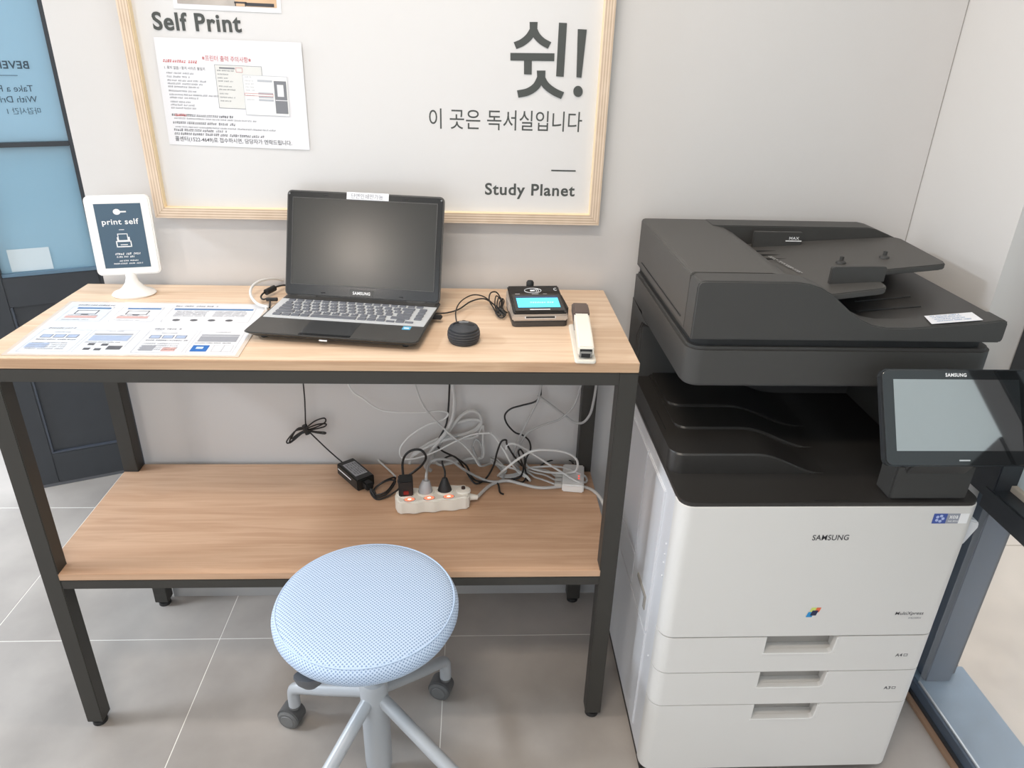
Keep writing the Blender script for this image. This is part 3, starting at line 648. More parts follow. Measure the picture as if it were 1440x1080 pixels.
obj('card_slot', B().box(-.030, .030, -d_-.0012, -d_+.004, .0195, .0225), COPD, ct, True); obj('slot_trim', B().box(-.032, .032, -d_-.0009, -d_+.002, .0183, .0193).box(-.032, -.030, -d_-.0009, -d_+.002, .0183, .023).box(.030, .032, -d_-.0009, -d_+.002, .0183, .023), WHT, ct, True)
obj('rear_module', B().box(-a_-.003, -a_+.01, -.01, .045, .012, .034, .003), SILV, ct, True)
obj('cable_gland', B().lathe([(.0, .0), (.008, 0), (.009, .01), (.008, .030), (.0085, .046), (.006, .050), (0, .051)], (-.004, d_+.011, .006), 16, cap=False), RUB, ct, True)
obj('side_grip', B().box(a_, a_+.004, -.045, .04, .006, .036, .002), mat('reader_base', (62, 58, 55), .5), ct, True)
uc = [(0.805, -0.236, TH+.013), onT(612, 441, .008), onT(628, 440, .004), onT(645, 435, .005), onT(662, 424, .012), onT(680, 420, .014), onT(693, 427, .012), onT(703, 435, .01), onT(711, 441, .008), onT(706, 447, .003), onT(700, 444, .004), onT(694, 433, .012), onT(688, 422, .018), onT(690, 412, .022), onT(698, 411, .02), onT(704, 420, .014), onT(707, 434, .008), onT(713, 440, .006)]
usb = thing('usb_cord', 'coiled black usb cord running from the laptop to the card terminal', 'cord', (0.80, -0.236, TH))
obj('cord', B().tube(uc, .0016, 6), CBLK, usb); obj('usb_plug', B().box(-.006, .022, -.007, .007, .0075, .0155, .002, M=Matrix.Translation((0.797, -0.2375, TH)) @ Matrix.Rotation(R_(-8), 4, 'Z')), RUB, usb)
lo = B()
for k_ in range(3):
    c_ = [onT(700+2*k_, 444, .004), onT(696+k_*3, 428, .012+.003*k_), onT(698+4*k_, 416+2*k_, .016), onT(705+2*k_, 424, .012), onT(703+k_, 436, .008), onT(708, 444, .005)]; lo.tube(c_, .0014, 6)
obj('cord_coil', lo, CBLK, usb); obj('cable_tie', B().tube([onT(697, 441, .004), onT(703, 435, .014), onT(710, 442, .006)], .0022, 6), RUB, usb)

# ------------------------------------------------------------------ stapler
stp = thing('stapler', 'cream stapler with brown grip at the table corner', 'stapler', (1.094, -0.352, TH), R_(-3))
obj('base_plate', B().prism(rr(-.0195, .0195, -.094, .092, .005), 2, 0, .007, .0015), STW, stp, True)
arm_side = [(-.088, .012), (-.088, .031), (-.050, .039), (0, .046), (.040, .050), (.040, .032), (0, .026), (-.05, .017)]
obj('arm', B().prism(arm_side, 0, -.0145, .0145, .0025), STW, stp, True)
obj('grip', B().prism([(.036, .029), (.036, .052), (.060, .055), (.088, .055), (.094, .050), (.092, .034), (.07, .033)], 0, -.0160, .0160, .003), STB, stp, True)
obj('magazine', B().prism([(-.086, .0105), (-.086, .014), (.085, .034), (.085, .024)], 0, -.0075, .0075, .001), STM, stp, True)
obj('pivot_bracket', B().prism([(.055, .006), (.088, .006), (.088, .034), (.070, .034)], 0, -.011, .011, .001), STM, stp, True)
obj('striker', B().box(-.0085, .0085, -.0900, -.087, .0185, .0225, .0006).box(-.0105, -.0085, -.0900, -.087, .011, .0225, .0006).box(.0085, .0105, -.0900, -.087, .011, .0225, .0006), STM, stp, True)
obj('anvil', B().box(-.008, .008, -.082, -.066, .007, .0078, .0003), STM, stp, True); obj('mouth', B().box(-.0112, .0112, -.0890, -.086, .0105, .0265), COPD, stp, True)

# ------------------------------------------------------------------ copier
XL, XR, YF, YB = 1.255, 1.815, -0.595, -0.045
cp = thing('copier', 'tall grey and white office copier with charcoal document feeder and tablet control panel', 'copier', ((XL+XR)/2, (YF+YB)/2, 0))
def plan(x0, x1, yf, yb, r, n=6):      # rounded front corners, square back
    o = [(x1, yb), (x0, yb)]
    for k_ in range(n+1): a = R_(180+k_*90/n); o.append((x0+r+r*math.cos(a), yf+r+r*math.sin(a)))
    for k_ in range(n+1): a = R_(270+k_*90/n); o.append((x1-r+r*math.cos(a), yf+r+r*math.sin(a)))
    return o
obj('body', B().box(XL+.001, XR-.001, -0.560, YB, 0.022, 0.716, .003), COPS, cp)
obj('foot_shade', B().box(XL+.004, XR-.01, -0.575, YB+.01, 0.0, 0.022), COPD, cp)  # dark block under the body, shade at its foot put into the colour
def front_piece(z0, z1, notch=None, bev=.0012):
    b = B(); r = .026
    if not notch: return b.prism(plan(XL, XR, YF, -0.558, r), 2, z0, z1, bev)
    n0, n1, nh = notch
    def half(left):
        o = []
        if left:
            o = [(n0, -0.558), (XL, -0.558)]+[(XL+r+r*math.cos(R_(180+k_*15)), YF+r+r*math.sin(R_(180+k_*15))) for k_ in range(7)]+[(n0, YF)]
        else:
            o = [(n1, YF)]+[(XR-r+r*math.cos(R_(270+k_*15)), YF+r+r*math.sin(R_(270+k_*15))) for k_ in range(7)]+[(XR, -0.558), (n1, -0.558)]
        return o
    b.prism(half(True), 2, z0, z1); b.prism(half(False), 2, z0, z1); b.box(n0, n1, YF, -0.558, z0, z1-nh)
    return b
obj('front_cover', front_piece(0.4085, 0.719), COPW, cp)
for z0, z1, n in ((0.3135, 0.4065, (1.470, 1.616)), (0.2205, 0.3115, (1.473, 1.616)), (0.024, 0.2185, (1.477, 1.616))):
    dr = obj('paper_drawer', front_piece(z0, z1, (*n, .043)), COPW, cp)
    hb = B().box(n[0], n[1], -0.566, -0.559, z1-.043, z1-.001)
    obj('handle_recess', hb, COPR, dr)
    obj('handle_lip', B().prism([(n[0]-.003, z1-.047), (n[1]-.008, z1-.047), (n[1]+.002, z1-.038), (n[1]+.002, z1-.002), (n[1]-.003, z1-.002), (n[1]-.006, z1-.038), (n[1]-.012, z1-.042), (n[0]-.003, z1-.042)], 1, YF-.0015, YF+.012, .0008, seg=1), COPW, dr)
# side covers
obj('side_cover', B().box(XL-.003, XL+.004, -0.350, -0.10, 0.420, 0.690, .002), COPS, cp)
sc2 = obj('side_cover', B().box(XL-.0035, XL+.004, -0.500, -0.354, 0.330, 0.690, .002), COPS, cp)
obj('grip_slot', B().box(XL-.006, XL-.002, -0.470, -0.400, 0.398, 0.410, .0015, M=None).box(XL-.006, XL-.002, -0.480, -0.466, 0.372, 0.410, .0015), COPR, sc2)
obj('side_cover', B().box(XL-.0025, XL+.004, -0.500, -0.10, 0.050, 0.325, .002), COPS, cp)
sc3 = obj('side_cover', B().box(XL-.0030, XL+.004, -0.350, -0.10, 0.332, 0.416, .002), COPS, cp)
obj('grip_slot', B().box(XL-.006, XL-.002, -0.20, -0.13, 0.400, 0.410, .0015), COPR, sc3)
for yy, zz in ((-.545, .60), (-.545, .575), (-.545, .555), (-.548, .525), (-.30, .44), (-.535, .30), (-.28, .36)):
    obj('screw', B().lathe([(.0022, 0), (.0022, .0014), (.0012, .002)], n=8, M=Matrix.Translation((XL+.0008, yy, zz)) @ Matrix.Rotation(R_(-90), 4, 'Y')), COPS, cp)
# bypass tray on the far side
bt = obj('bypass_tray', B().box(XR-.002, XR+.010, -0.54, -0.20, 0.42, 0.655, .004), COPS, cp)
obj('tray_handle', B().prism([(XR+.002, .670), (XR+.030, .662), (XR+.034, .650), (XR+.016, .610), (XR+.002, .604)], 1, -0.565, -0.50, .003), COPS, bt)
# charcoal output deck
obj('output_deck', B().prism(plan(XL+.0015, XR-.0015, YF+.002, YB, .025), 2, 0.716, 0.727, .001), COPG, cp)
obj('front_tab', B().box(1.502, 1.566, -0.588, -0.578, 0.727, 0.7285, .0006), COPG, cp)
def wave(x_end, zt, x_flat, x0=XL+.002):     # flat terrace that sinks into the deck toward the right
    o = [(x0, 0.7265), (x0, zt), (x_flat, zt)]
    for k_ in range(1, 9): t = k_/8; o.append((x_flat+(x_end-x_flat)*t, zt-(zt-.7268)*(0.5-0.5*math.cos(math.pi*t))*1.0))
    return o+[(x_end, .7265)]
def terrace(yf, yb, zt, x_flat, x_end, x0=XL+.002):
    r = .026; xs = [x0+r*(1-math.cos(k_*math.pi/16)) for k_ in range(9)]+[x_flat]
    xs += [x_flat+(x_end-x_flat)*k_/8 for k_ in range(1, 9)]; rows = []
    for x in xs:
        t = max(0, min(1, (x-x_flat)/(x_end-x_flat))); z = zt-(zt-.7272)*(0.5-0.5*math.cos(math.pi*t)); c = max(0, x0+r-x)
        y = yf+r-math.sqrt(max(0, r*r-c*c)); rows.append([(x, y, .7265), (x, y, z-.003), (x, y+.003, z), (x, yb, z), (x, yb, .7265)])
    b = B().strip(rows, True); b.prism([(p[1], p[2]) for p in rows[0]], 0, x0-.0002, x0); return b
obj('output_tray', terrace(-0.497, YB, 0.770, 1.42, 1.56), COPG, cp)
obj('output_tray', terrace(-0.400, YB, 0.774, 1.42, 1.58, XL+.034), COPG, cp)
obj('output_tray', terrace(-0.310, YB, 0.779, 1.41, 1.60, XL+.040), COPG, cp)
obj('vent_slot', B().box(XL+.012, XL+.014, -0.40, -0.32, 0.7695, 0.7706), COPD, cp)
# column at the back, scanner unit, lid
obj('rear_column', B().box(XL+.002, XR-.002, -0.150, YB, 0.727, 0.93, .004), COPB, cp)
obj('side_column', B().prism([(YB, 0.727), (-0.115, 0.727), (-0.125, 0.86), (-0.16, 0.905), (-0.22, .918), (YB, 0.93)], 0, XL+.001, XL+.03, .003), COPB, cp)
obj('inner_wall', B().box(XR-.05, XR-.003, -0.42, YB, 0.727, 0.92, .003), COPB, cp)
obj('scanner_unit', B().prism(plan(XL+.002, XR+.001, -0.502, YB, .03), 2, 0.914, 0.989, .005), COPB, cp)
obj('scanner_gap', B().prism(plan(XL+.012, XR-.012, -0.490, YB+.005, .03), 2, 0.986, 1.004), COPD, cp)
# document feeder
fy = -0.507
prof = [(XL+.002, 1.006), (XL+.002, 1.102), (XL+.006, 1.109), (XL+.014, 1.111), (1.425, 1.111), (1.448, 1.108), (1.470, 1.101), (1.490, 1.090), (1.508, 1.076), (1.528, 1.060), (1.548, 1.047), (1.572, 1.036), (1.600, 1.031), (1.640, 1.031), (1.700, 1.036), (1.772, 1.043), (1.800, 1.047), (1.812, 1.046), (1.815, 1.042), (1.815, 1.010), (1.811, 1.005)]
fd = obj('document_feeder', B().prism(prof, 1, fy, -0.458, .005, seg=3), COPB, cp)
obj('lid_base', B().box(XL+.003, XR-.001, -0.459, YB, 1.004, 1.012, .002), COPB, fd)
obj('feeder_cover', B().prism([(XL+.003, 1.008), (XL+.003, 1.107), (XL+.008, 1.111), (1.400, 1.111), (1.425, 1.107), (1.445, 1.097), (1.458, 1.084), (1.466, 1.066), (1.440, 1.010)], 1, -0.4565, YB, .0015), COPT, fd)
obj('cover_seam', B().box(XL+.0015, XL+.004, -0.43, -0.09, 1.0205, 1.0225), COPD, fd)
obj('rear_ridge', B().prism([(1.40, 1.010), (1.40, 1.1115), (1.750, 1.1115), (1.768, 1.108), (1.826, 1.086), (1.826, 1.055), (1.815, 1.010)], 1, -0.104, YB, .002), COPB, fd)
# exit tray: a shallow scooped surface
rows = []
for k_ in range(9):
    x = 1.455+k_*(1.812-1.455)/8; z = 1.013+.030*((x-1.455)/.357)**1.3
    rows.append([(x, -0.459, z), (x, -0.459, z+.0), (x, -0.105, z)])
ex = obj('exit_tray', B().prism([(r[0][0], r[0][2]) for r in rows]+[(1.812, 1.008), (1.455, 1.008)], 1, -0.4585, -0.104, .0005, seg=1), COPG, fd)
for x0, y0, x1, y1 in ((1.60, -.40, 1.72, -.40), (1.62, -.35, 1.73, -.345), (1.66, -.30, 1.70, -.29)):
    za = 1.0135+.030*((x0-1.455)/.357)**1.3; zb = 1.0135+.030*((x1-1.455)/.357)**1.3; obj('tray_rib', B().tube([(x0, y0, za), (x1, y1, zb)], .0016, 6, False), COPD, ex)
# input tray plate
sx = (1.094-1.070)/(1.820-1.45); ft = Matrix(((1, 0, 0, 0), (0, 1, 0, 0), (sx, 0, 1, 1.070-1.45*sx), (0, 0, 0, 1)))
o_ = [(1.44, -0.105), (1.800, -0.105), (1.812, -0.112), (1.817, -0.125), (1.808, -0.300), (1.803, -0.313), (1.790, -0.318), (1.655, -0.335), (1.640, -0.345), (1.634, -0.360), (1.629, -0.425), (1.622, -0.436), (1.610, -0.440), (1.510, -0.458), (1.44, -0.455)]
it = obj('input_tray', B().prism(o_, 2, -.012, 0, .002, M=ft), COPT, fd)
def tz(x): return 1.070+(x-1.45)*sx
obj('paper_guide', B().prism([(1.535, tz(1.535)-.001), (1.535, tz(1.535)+.030), (1.540, tz(1.54)+.032), (1.632, tz(1.632)+.028), (1.636, tz(1.636)+.025), (1.636, tz(1.636)-.001)], 1, -0.402, -0.392, .001), COPB, it)
obj('paper_guide', B().prism([(1.485, tz(1.485)-.001), (1.485, 1.106), (1.590, 1.106), (1.590, tz(1.59)-.001)], 1, -0.135, -0.125, .001), COPB, it)
obj('lettering', text_in('MAX', (1.562, -0.1355, 1.0905), XU, ZU, .022, .006, .03), WHT, it); obj('max_line', B().box(1.555, 1.590, -0.1358, -0.135, 1.0865, 1.0885), WHT, it)
for px_, py_ in ((1.612, -0.279), (1.710, -0.258)): obj('paper_stop', B().lathe([(.010, 0), (.009, .004), (.004, .006), (.004, .014), (0, .015)], (px_, py_, tz(px_)), 12, cap=False), COPB, it)
for y0 in (-.17, -.20, -.23): obj('tray_groove', B().box(1.475, 1.475+.07, y0-.001, y0+.001, tz(1.475), tz(1.475)+.003), COPD, it)
# script lettering band and label
pA = at_z(1130, 384, 1.0752); pB = at_z(1086, 361, 1.0752); cpt = Page(pA, pB-pA, (-1, 0, 0), .0004); b = B(); rn = random.Random(8); cpt.greek(b, 0, (pB-pA).length, 0, .009, rn); obj('printed_band', b, mat('print_silver', (168, 168, 166), .4), fd)
lbl = B(); lbl.prism([(1.682, -0.500), (1.772, -0.500), (1.776, -0.462), (1.690, -0.462)], 2, 1.0372, 1.0378, M=Matrix(((1, 0, 0, 0), (0, 1, 0, 0), (.092, 0, 1, -.1554), (0, 0, 0, 1)))); lb_ = obj('label_sticker', lbl, PAPER, fd)
plb = Page((1.690, -0.497, 1.0380), (1, 0, .092), (0, 1, 0), .0005); b = B(); rn = random.Random(4)
for v in (.004, .012, .020, .027): plb.greek(b, .006, .060 if v > .01 else .070, v, .0035, rn)
obj('print', b, INKB, lb_)
# marks on the front
yf_ = YF-.0004
obj('brand_lettering', text_in('SAMSUNG', (1.510, yf_, 0.6450), XU, ZU, .069, .0125, .024), INK2, cp)
obj('model_lettering', text_in('MultiXpress', (1.716, yf_, 0.4595), (1, 0, 0), (0.12, 0, 1), .057, .0105, .012), INK2, cp)
obj('model_lettering', text_in('X4220RX', (1.745, yf_, 0.4515), XU, ZU, .027, .0045, .01), INKG, cp)
obj('size_lettering', text_in('A4', (1.746, yf_, 0.3505), XU, ZU, .014, .0085, .02), INK2, cp); obj('size_lettering', text_in('A3', (1.745, yf_, 0.258), XU, ZU, .014, .0085, .02), INK2, cp)
fp = Page((0, YF, 0), XU, ZU, .0004)
b = B(); fp.frame(b, 1.763, 1.771, .3515, .358, .001); fp.frame(b, 1.762, 1.770, .259, .2655, .001); obj('paper_icon', b, INK2, cp)
def para(x0, x1, z0, z1, m, l):
    b = B(); s = .25; b.quad(*[fp.p(x+(z-.46)*s, z, l) for x, z in ((x0, z0), (x1, z0), (x1, z1), (x0, z1))]); return obj('logo_tile', b, m, cp)
para(1.539, 1.550, .470, .483, mat('logo_lime', (206, 220, 120), .5), 0); para(1.549, 1.558, .471, .483, mat('logo_orange', (226, 110, 72), .5), .0001)
para(1.537, 1.549, .459, .472, mat('logo_blue', (40, 140, 200), .5), .0002); para(1.5435, 1.5555, .463, .476, mat('logo_ink', (40, 48, 80), .5), .0003)
b = B(); fp.rect(b, 1.727, 1.753, .682, .704); bdg = obj('badge', b, mat('badge_blue', (60, 82, 156), .4), cp)
b = B(); fp.rect(b, 1.753, 1.777, .682, .704); obj('badge', b, mat('badge_grey', (150, 154, 164), .4), cp); b = B(); fp.rect(b, 1.777, 1.794, .682, .704); obj('badge', b, WHT, cp)
obj('badge_lettering', text_in('xoa', (1.757, YF-.0008, .693), XU, ZU, .017, .007, .04), WHT, cp); b = B(); fp.greek(b, 1.757, 1.775, .686, .003, random.Random(1), .0003); obj('badge_lettering', b, WHT, cp)
b = B()
for k_ in range(5): b.lathe([(.0030, 0), (.0030, .0006)], n=8, M=Matrix.Translation((1.7400+.006*math.cos(k_*1.2566), YF-.0003, .693+.006*math.sin(k_*1.2566))) @ Matrix.Rotation(R_(90), 4, 'X'))
obj('badge_flower', b, mat('badge_pale', (176, 190, 226), .4), cp)
# tablet control panel
tbv = Vector((0, .083, .137)).normalized(); tbn = Vector((0, -.137, .083)).normalized(); T0 = Vector((1.573, -0.648, .838))
TM = Matrix(((1, tbv.x, tbn.x, T0.x), (0, tbv.y, tbn.y, T0.y), (0, tbv.z, tbn.z, T0.z), (0, 0, 0, 1)))
cpn = obj('control_panel', B().prism(rr(0, .264, 0, .165, .014), 2, -.016, -.001, .003, M=TM), mat('tablet_shell', (60, 62, 64), .25, metal=.3), cp)
obj('bezel', B().prism(rr(.002, .262, .002, .163, .012), 2, -.002, .0, .0006, M=TM, seg=1), BEZ, cpn)
obj('display', B().box(.0205, .2415, .026, .147, -.001, .0004, M=TM), SCR, cpn)
def onTab(u, v): return TM @ Vector((u, v, .0008))
obj('lettering', text_in('SAMSUNG', onTab(.112, .1515), XU, tbv, .037, .0062, .05), WHT, cpn)
obj('indicator', B().box(.128, .147, .009, .0112, 0, .0006, M=TM), mat('mark_pale', (186, 190, 192), .4), cpn)
obj('panel_arm', B().box(1.640, 1.787, -0.584, -0.535, .7265, .800, .004).prism([(-0.540, .78), (-0.583, .78), (-0.622, .846), (-0.590, .90), (-0.560, .88)], 0, 1.655, 1.770, .004), COPB, cp)

# ------------------------------------------------------------------ stool
sx_, sy_, sz_ = 0.685, -0.576, 0.0
stl = thing('stool', 'low round stool with pale blue mesh seat on a grey caster base', 'stool', (sx_, sy_, 0))
Rr_ = .178; zt = .512
pf = [(0, zt), (.05, zt-.0003), (.10, zt-.0012), (.14, zt-.0030), (.158, zt-.0055), (.166, zt-.0085), (.1695, zt-.0115), (.1735, zt-.016), (.1765, zt-.024), (.176, zt-.036), (.170, zt-.049), (.158, zt-.058), (.14, zt-.062), (0, zt-.062)]
nS = 64; bmS = bmesh.new(); uvl = bmS.loops.layers.uv.new('UVMap'); rowsS = []
arc = [0]
for a, b_ in zip(pf, pf[1:]): arc.append(arc[-1]+math.hypot(b_[0]-a[0], b_[1]-a[1]))
for (r, z) in pf[1:-1]: rowsS.append([bmS.verts.new((r*math.cos(2*math.pi*i/nS), r*math.sin(2*math.pi*i/nS), z)) for i in range(nS)])
def uvset(f, flat):
    for l in f.loops:
        x, y, z = l.vert.co
        if flat: l[uvl].uv = (x, y)
for k_ in range(len(rowsS)-1):
    for i in range(nS):
        f = bmS.faces.new((rowsS[k_][i], rowsS[k_+1][i], rowsS[k_+1][(i+1) % nS], rowsS[k_][(i+1) % nS]))
        if k_ < 5: uvset(f, True)
        else:
            us = (i, i, i+1, i+1); vs_ = (arc[k_+1], arc[k_+2], arc[k_+2], arc[k_+1])
            for l, u, v in zip(f.loops, us, vs_): l[uvl].uv = (u/nS*2*math.pi*.1745, v)
ft_ = bmS.faces.new(rowsS[0][::-1]); uvset(ft_, True); bmS.faces.new(rowsS[-1])
bmesh.ops.recalc_face_normals(bmS, faces=bmS.faces)
bS = B(); bS.bm.free(); bS.bm = bmS
seat = obj('seat', bS, FAB, stl, True, ang=70); seat.location = (0, -.008, 0); seat.scale = (.985, .985, 1)
obj('seam', B().tube([(.1683*math.cos(a*math.pi/32), .1683*math.sin(a*math.pi/32), zt-.0095) for a in range(65)], .0016, 6, False), FABS, seat, True)
obj('seat_plate', B().lathe([(.0, .4505), (.13, .4505), (.11, .432), (.04, .410), (.03, .36), (0, .36)], n=28, cap=False), mat('seat_plate_grey', (120, 122, 124), .5), stl, True)
obj('column', B().lathe([(0, .030), (.022, .030), (.027, .036), (.0285, .05), (.0285, .275), (.024, .285), (.016, .288), (.016, .372), (0, .372)], n=28, cap=False), STLG, stl, True)
obj('lever', B().lathe([(.0, .0), (.012, .002), (.022, .012), (.027, .026), (.026, .030), (0, .030)], (-.088, -.130, .412), 20, sy=.55, cap=False), LEVR, stl, True, ang=60)
obj('lever_rod', B().tube([(-.02, -.02, .420), (-.085, -.122, .434)], .006, 8, False), LEVR, stl, True)
for ang_ in (147, 57, 237, 327):
    a = R_(ang_); d = Vector((math.cos(a), math.sin(a), 0)); n_ = Vector((-d.y, d.x, 0))
    P_ = [d*.018+Vector((0, 0, .245)), d*.06+Vector((0, 0, .222)), d*.14+Vector((0, 0, .176)), d*.205+Vector((0, 0, .141)), d*.232+Vector((0, 0, .126)), d*.2455+Vector((0, 0, .112)), d*.249+Vector((0, 0, .09)), d*.249+Vector((0, 0, .064))]
    lg = obj('leg', B().tube(P_, .0140, 14, True, 4), STLG, stl, True, ang=60)
    cs = obj('caster', B().lathe([(.0, .066), (.013, .066), (.013, .056), (0, .056)], d*.249, 14, cap=False), CAST, stl, True)
    w_ = R_(-108); wd = Vector((math.cos(w_), math.sin(w_), 0)); cc = d*.249+Vector((wd.y, -wd.x, 0))*.012+Vector((0, 0, .0256))
    for s_ in (-1, 1):
        obj('wheel', B().tube([cc+wd*s_*.004, cc+wd*s_*.018, cc+wd*s_*.0215], [.0255, .0255, .021], 24, False), CAST, cs, True)
    obj('hub_cap', B().tube([cc+wd*.021, cc+wd*.0228], [.0165, .0155], 24, False), mat('hub_cap_grey', (108, 108, 107), .45), cs, True)
    obj('caster_hood', B().tube([cc-wd*.0165+Vector((0, 0, .004)), cc+wd*.0165+Vector((0, 0, .004))], .0275, 24, False), mat('caster_hood_grey', (84, 84, 84), .5), cs, True)

# ------------------------------------------------------------------ cables and electrics on the shelf
def pts(L):
    o = []
    for q in L:
        px, py, k_, v = q
        o.append(at_y(px, py, v) if k_ == 'y' else at_z(px, py, v))
    return o
def cable(name, label, cat, L, r, m, up=False, group=None):
    P_ = pts(L)
    if up:
        dv = (P_[0]-P_[1]); t_ = (rz0+.01-P_[0].z)/max(dv.z, 1e-3); sh_ = Vector((max(-.05, min(.05, dv.x*t_)), 0, rz0+.01-P_[0].z)); P_ = [P_[0]+sh_, P_[0]+sh_*.45]+P_
    base = P_[-1].copy(); b = B().tube(P_, r*1.15, 7); bmesh.ops.translate(b.bm, verts=b.bm.verts, vec=-base)
    o = obj(name, b, m); o.location = base; return tag(o, label, cat, group)
S = SH
# power adapter with its tied cord
pa = thing('power_adapter', 'black laptop power adapter with a tied black cord on the shelf', 'power adapter', tuple(at_z(500, 672, S)))
ac = at_z(500, 666, S+.018); am = Matrix.Translation((ac.x, ac.y, S)) @ Matrix.Rotation(R_(-52), 4, 'Z')
obj('case', B().box(-.052, .052, -.024, .024, 0.0005, .032, .003, M=am), mat('adapter_black', (34, 34, 33), .4), pa)
apg = Page(am @ Vector((-.034, -.017, .032)), am.to_3x3() @ Vector((1, 0, 0)), am.to_3x3() @ Vector((0, 1, 0)), .0004)
b = B(); apg.rect(b, 0, .066, 0, .034); al = obj('rating_label', b, mat('label_silver', (178, 180, 184), .4), pa)
b = B(); rn = random.Random(9)
for v in (.004, .010, .016, .022, .028): apg.greek(b, .004, .060, v, .004, rn, .0003)
obj('label_print', b, INK2, al); obj('side_stripe', B().box(-.045, .02, -.0246, -.023, .018, .021, M=am), WHT, pa)
obj('inlet_plug', B().box(.050, .072, -.010, .010, .006, .026, .003, M=am), RUB, pa)
yw = -0.035
cd = pts([(427, 545, 'y', yw), (429, 575, 'y', yw), (430, 598, 'y', yw), (434, 606, 'y', yw), (450, 622, 'y', yw), (465, 636, 'y', yw)])
cd = [Vector((cd[0].x, cd[0].y, rz0+.01))]+cd+[am @ Vector((-.05, 0, .018))]
obj('cord', B().tube(cd, .0018, 7), CBLK, pa)
b = B()
for L_ in ([(430, 602), (443, 592), (456, 588), (457, 594), (444, 601), (430, 605)], [(430, 603), (446, 597), (458, 596), (456, 600), (440, 604), (430, 606)], [(430, 603), (418, 604), (404, 619), (406, 623), (420, 612), (431, 607)], [(429, 603), (414, 607), (407, 622), (412, 620), (424, 610), (432, 606)], [(430, 601), (420, 602), (414, 608), (410, 617), (418, 611), (430, 604)], [(432, 605), (444, 607), (457, 608), (456, 610), (442, 608), (430, 605)]):
    b.tube(pts([(x, y, 'y', yw-.004+.002*i_) for i_, (x, y) in enumerate(L_)]), .0019, 6)
obj('cord_bundle', b, CBLK, pa); obj('cord_tie', B().tube(pts([(428, 598, 'y', yw), (433, 610, 'y', yw)]), .007, 8, False), RUB, pa)
ipl = am @ Vector((.072, 0, .012))
b = B()
for k_ in range(3):
    b.tube([ipl]+pts([(523+k_*2, 696-k_*2, 'z', S+.004+.002*k_), (530, 702-3*k_, 'z', S+.004), (543+k_, 698-4*k_, 'z', S+.008), (556, 682-5*k_, 'z', S+.02), (546-k_*2, 676, 'z', S+.022), (530-k_, 684+k_, 'z', S+.008), (524, 694, 'z', S+.004)] if k_ else [(522, 694, 'z', S+.004), (530, 702, 'z', S+.004), (545, 698, 'z', S+.006), (562, 686, 'z', S+.02), (560, 676, 'z', S+.03), (566, 668, 'z', S+.045)]), .0024, 7)
obj('mains_cord', b, CBLK, pa)

# power strip
psl = at_z(556, 704, S+.02); psr = at_z(661, 696, S+.02); pang = math.atan2(psr.y-psl.y, psr.x-psl.x); pl_ = (psr-psl).length
ps = thing('power_strip', 'white three-outlet power strip with glowing orange switches', 'power strip', ((psl.x+psr.x)/2, (psl.y+psr.y)/2-.004, S), pang)
ho = []
nx = 40
def hwid(u): return .0300+.0022*math.cos(u*math.pi*8)
top_, bot_ = [], []
for k_ in range(nx+1):
    u = -1+2*k_/nx; e = max(0, (abs(u)-.80)/.20); hh = hwid((u+1)/2)*math.sqrt(max(0.02, 1-e**2.4)); bot_.append((u*pl_/2, -hh)); top_.append((u*pl_/2, hh))
obj('housing', B().prism(bot_+top_[::-1], 2, 0.0005, .036, .004), STRIP, ps, True)
oxs = (-.058, -.012, .034)
for x in oxs:
    obj('outlet', B().lathe([(.0205, .0355), (.0205, .040), (.0175, .040), (.0170, .0368), (0, .0368)], (x-.005, .006, 0), 24, sy=.9, cap=False), STRIP, ps, True)
    sw_ = obj('switch', B().lathe([(.0115, .0355), (.0115, .0372), (0, .0374)], (x+.002, -.020, 0), 20, sy=.55, cap=False), NEON, ps, True)
    obj('switch_glow', B().lathe([(.0045, .037), (.004, .0378), (0, .038)], (x+.002, -.020, 0), 12, sy=.6, cap=False), NEONC, sw_, True); obj('switch_rim', B().lathe([(.0145, .0355), (.014, .0368), (.0115, .0368), (.0115, .0355)], (x+.002, -.020, 0), 20, sy=.55, cap=False), mat('switch_rim_grey', (176, 166, 156), .5), sw_, True)
obj('breaker_collar', B().lathe([(.018, .0355), (.017, .040), (.010, .042), (0, .042)], (.073, .000, 0), 24, sy=.85, cap=False), STRIP, ps, True); obj('breaker_button', B().lathe([(.005, .041), (.0045, .047), (0, .048)], (.073, .001, 0), 14, cap=False), mat('button_brown', (52, 36, 30), .4), ps, True)
obj('strain_relief', B().tube([(pl_/2-.004, 0, .018), (pl_/2+.018, .0, .014)], [.009, .006], 12, False), STRIP, ps, True)
pm = Matrix.Translation(ps.location) @ Matrix.Rotation(pang, 4, 'Z')
def outp(i, z): return pm @ Vector((oxs[i]-.005, .006, z))
# strip cord, running along the shelf and down behind the leg
pc = [pm @ Vector((pl_/2+.016, 0, .014))]+pts([(690, 682, 'z', S+.005), (712, 676, 'z', S+.006), (735, 681, 'z', S+.004), (760, 686, 'z', S+.004), (795, 684, 'z', S+.004), (822, 685, 'z', S+.004), (838, 693, 'z', S+.004), (848, 708, 'z', S+.003)])
pc = pc+[Vector((TW+.010, pc[-1].y-.03, S-.02)), Vector((TW+.012, pc[-1].y-.04, .25)), Vector((TW+.012, pc[-1].y-.02, .012))]
b = B().tube(pc, .0040, 8); bmesh.ops.translate(b.bm, verts=b.bm.verts, vec=-pc[0]); o = obj('strip_cord', b, CLGR); o.location = pc[0]; tag(o, 'pale grey mains cord leaving the power strip along the shelf', 'cord')
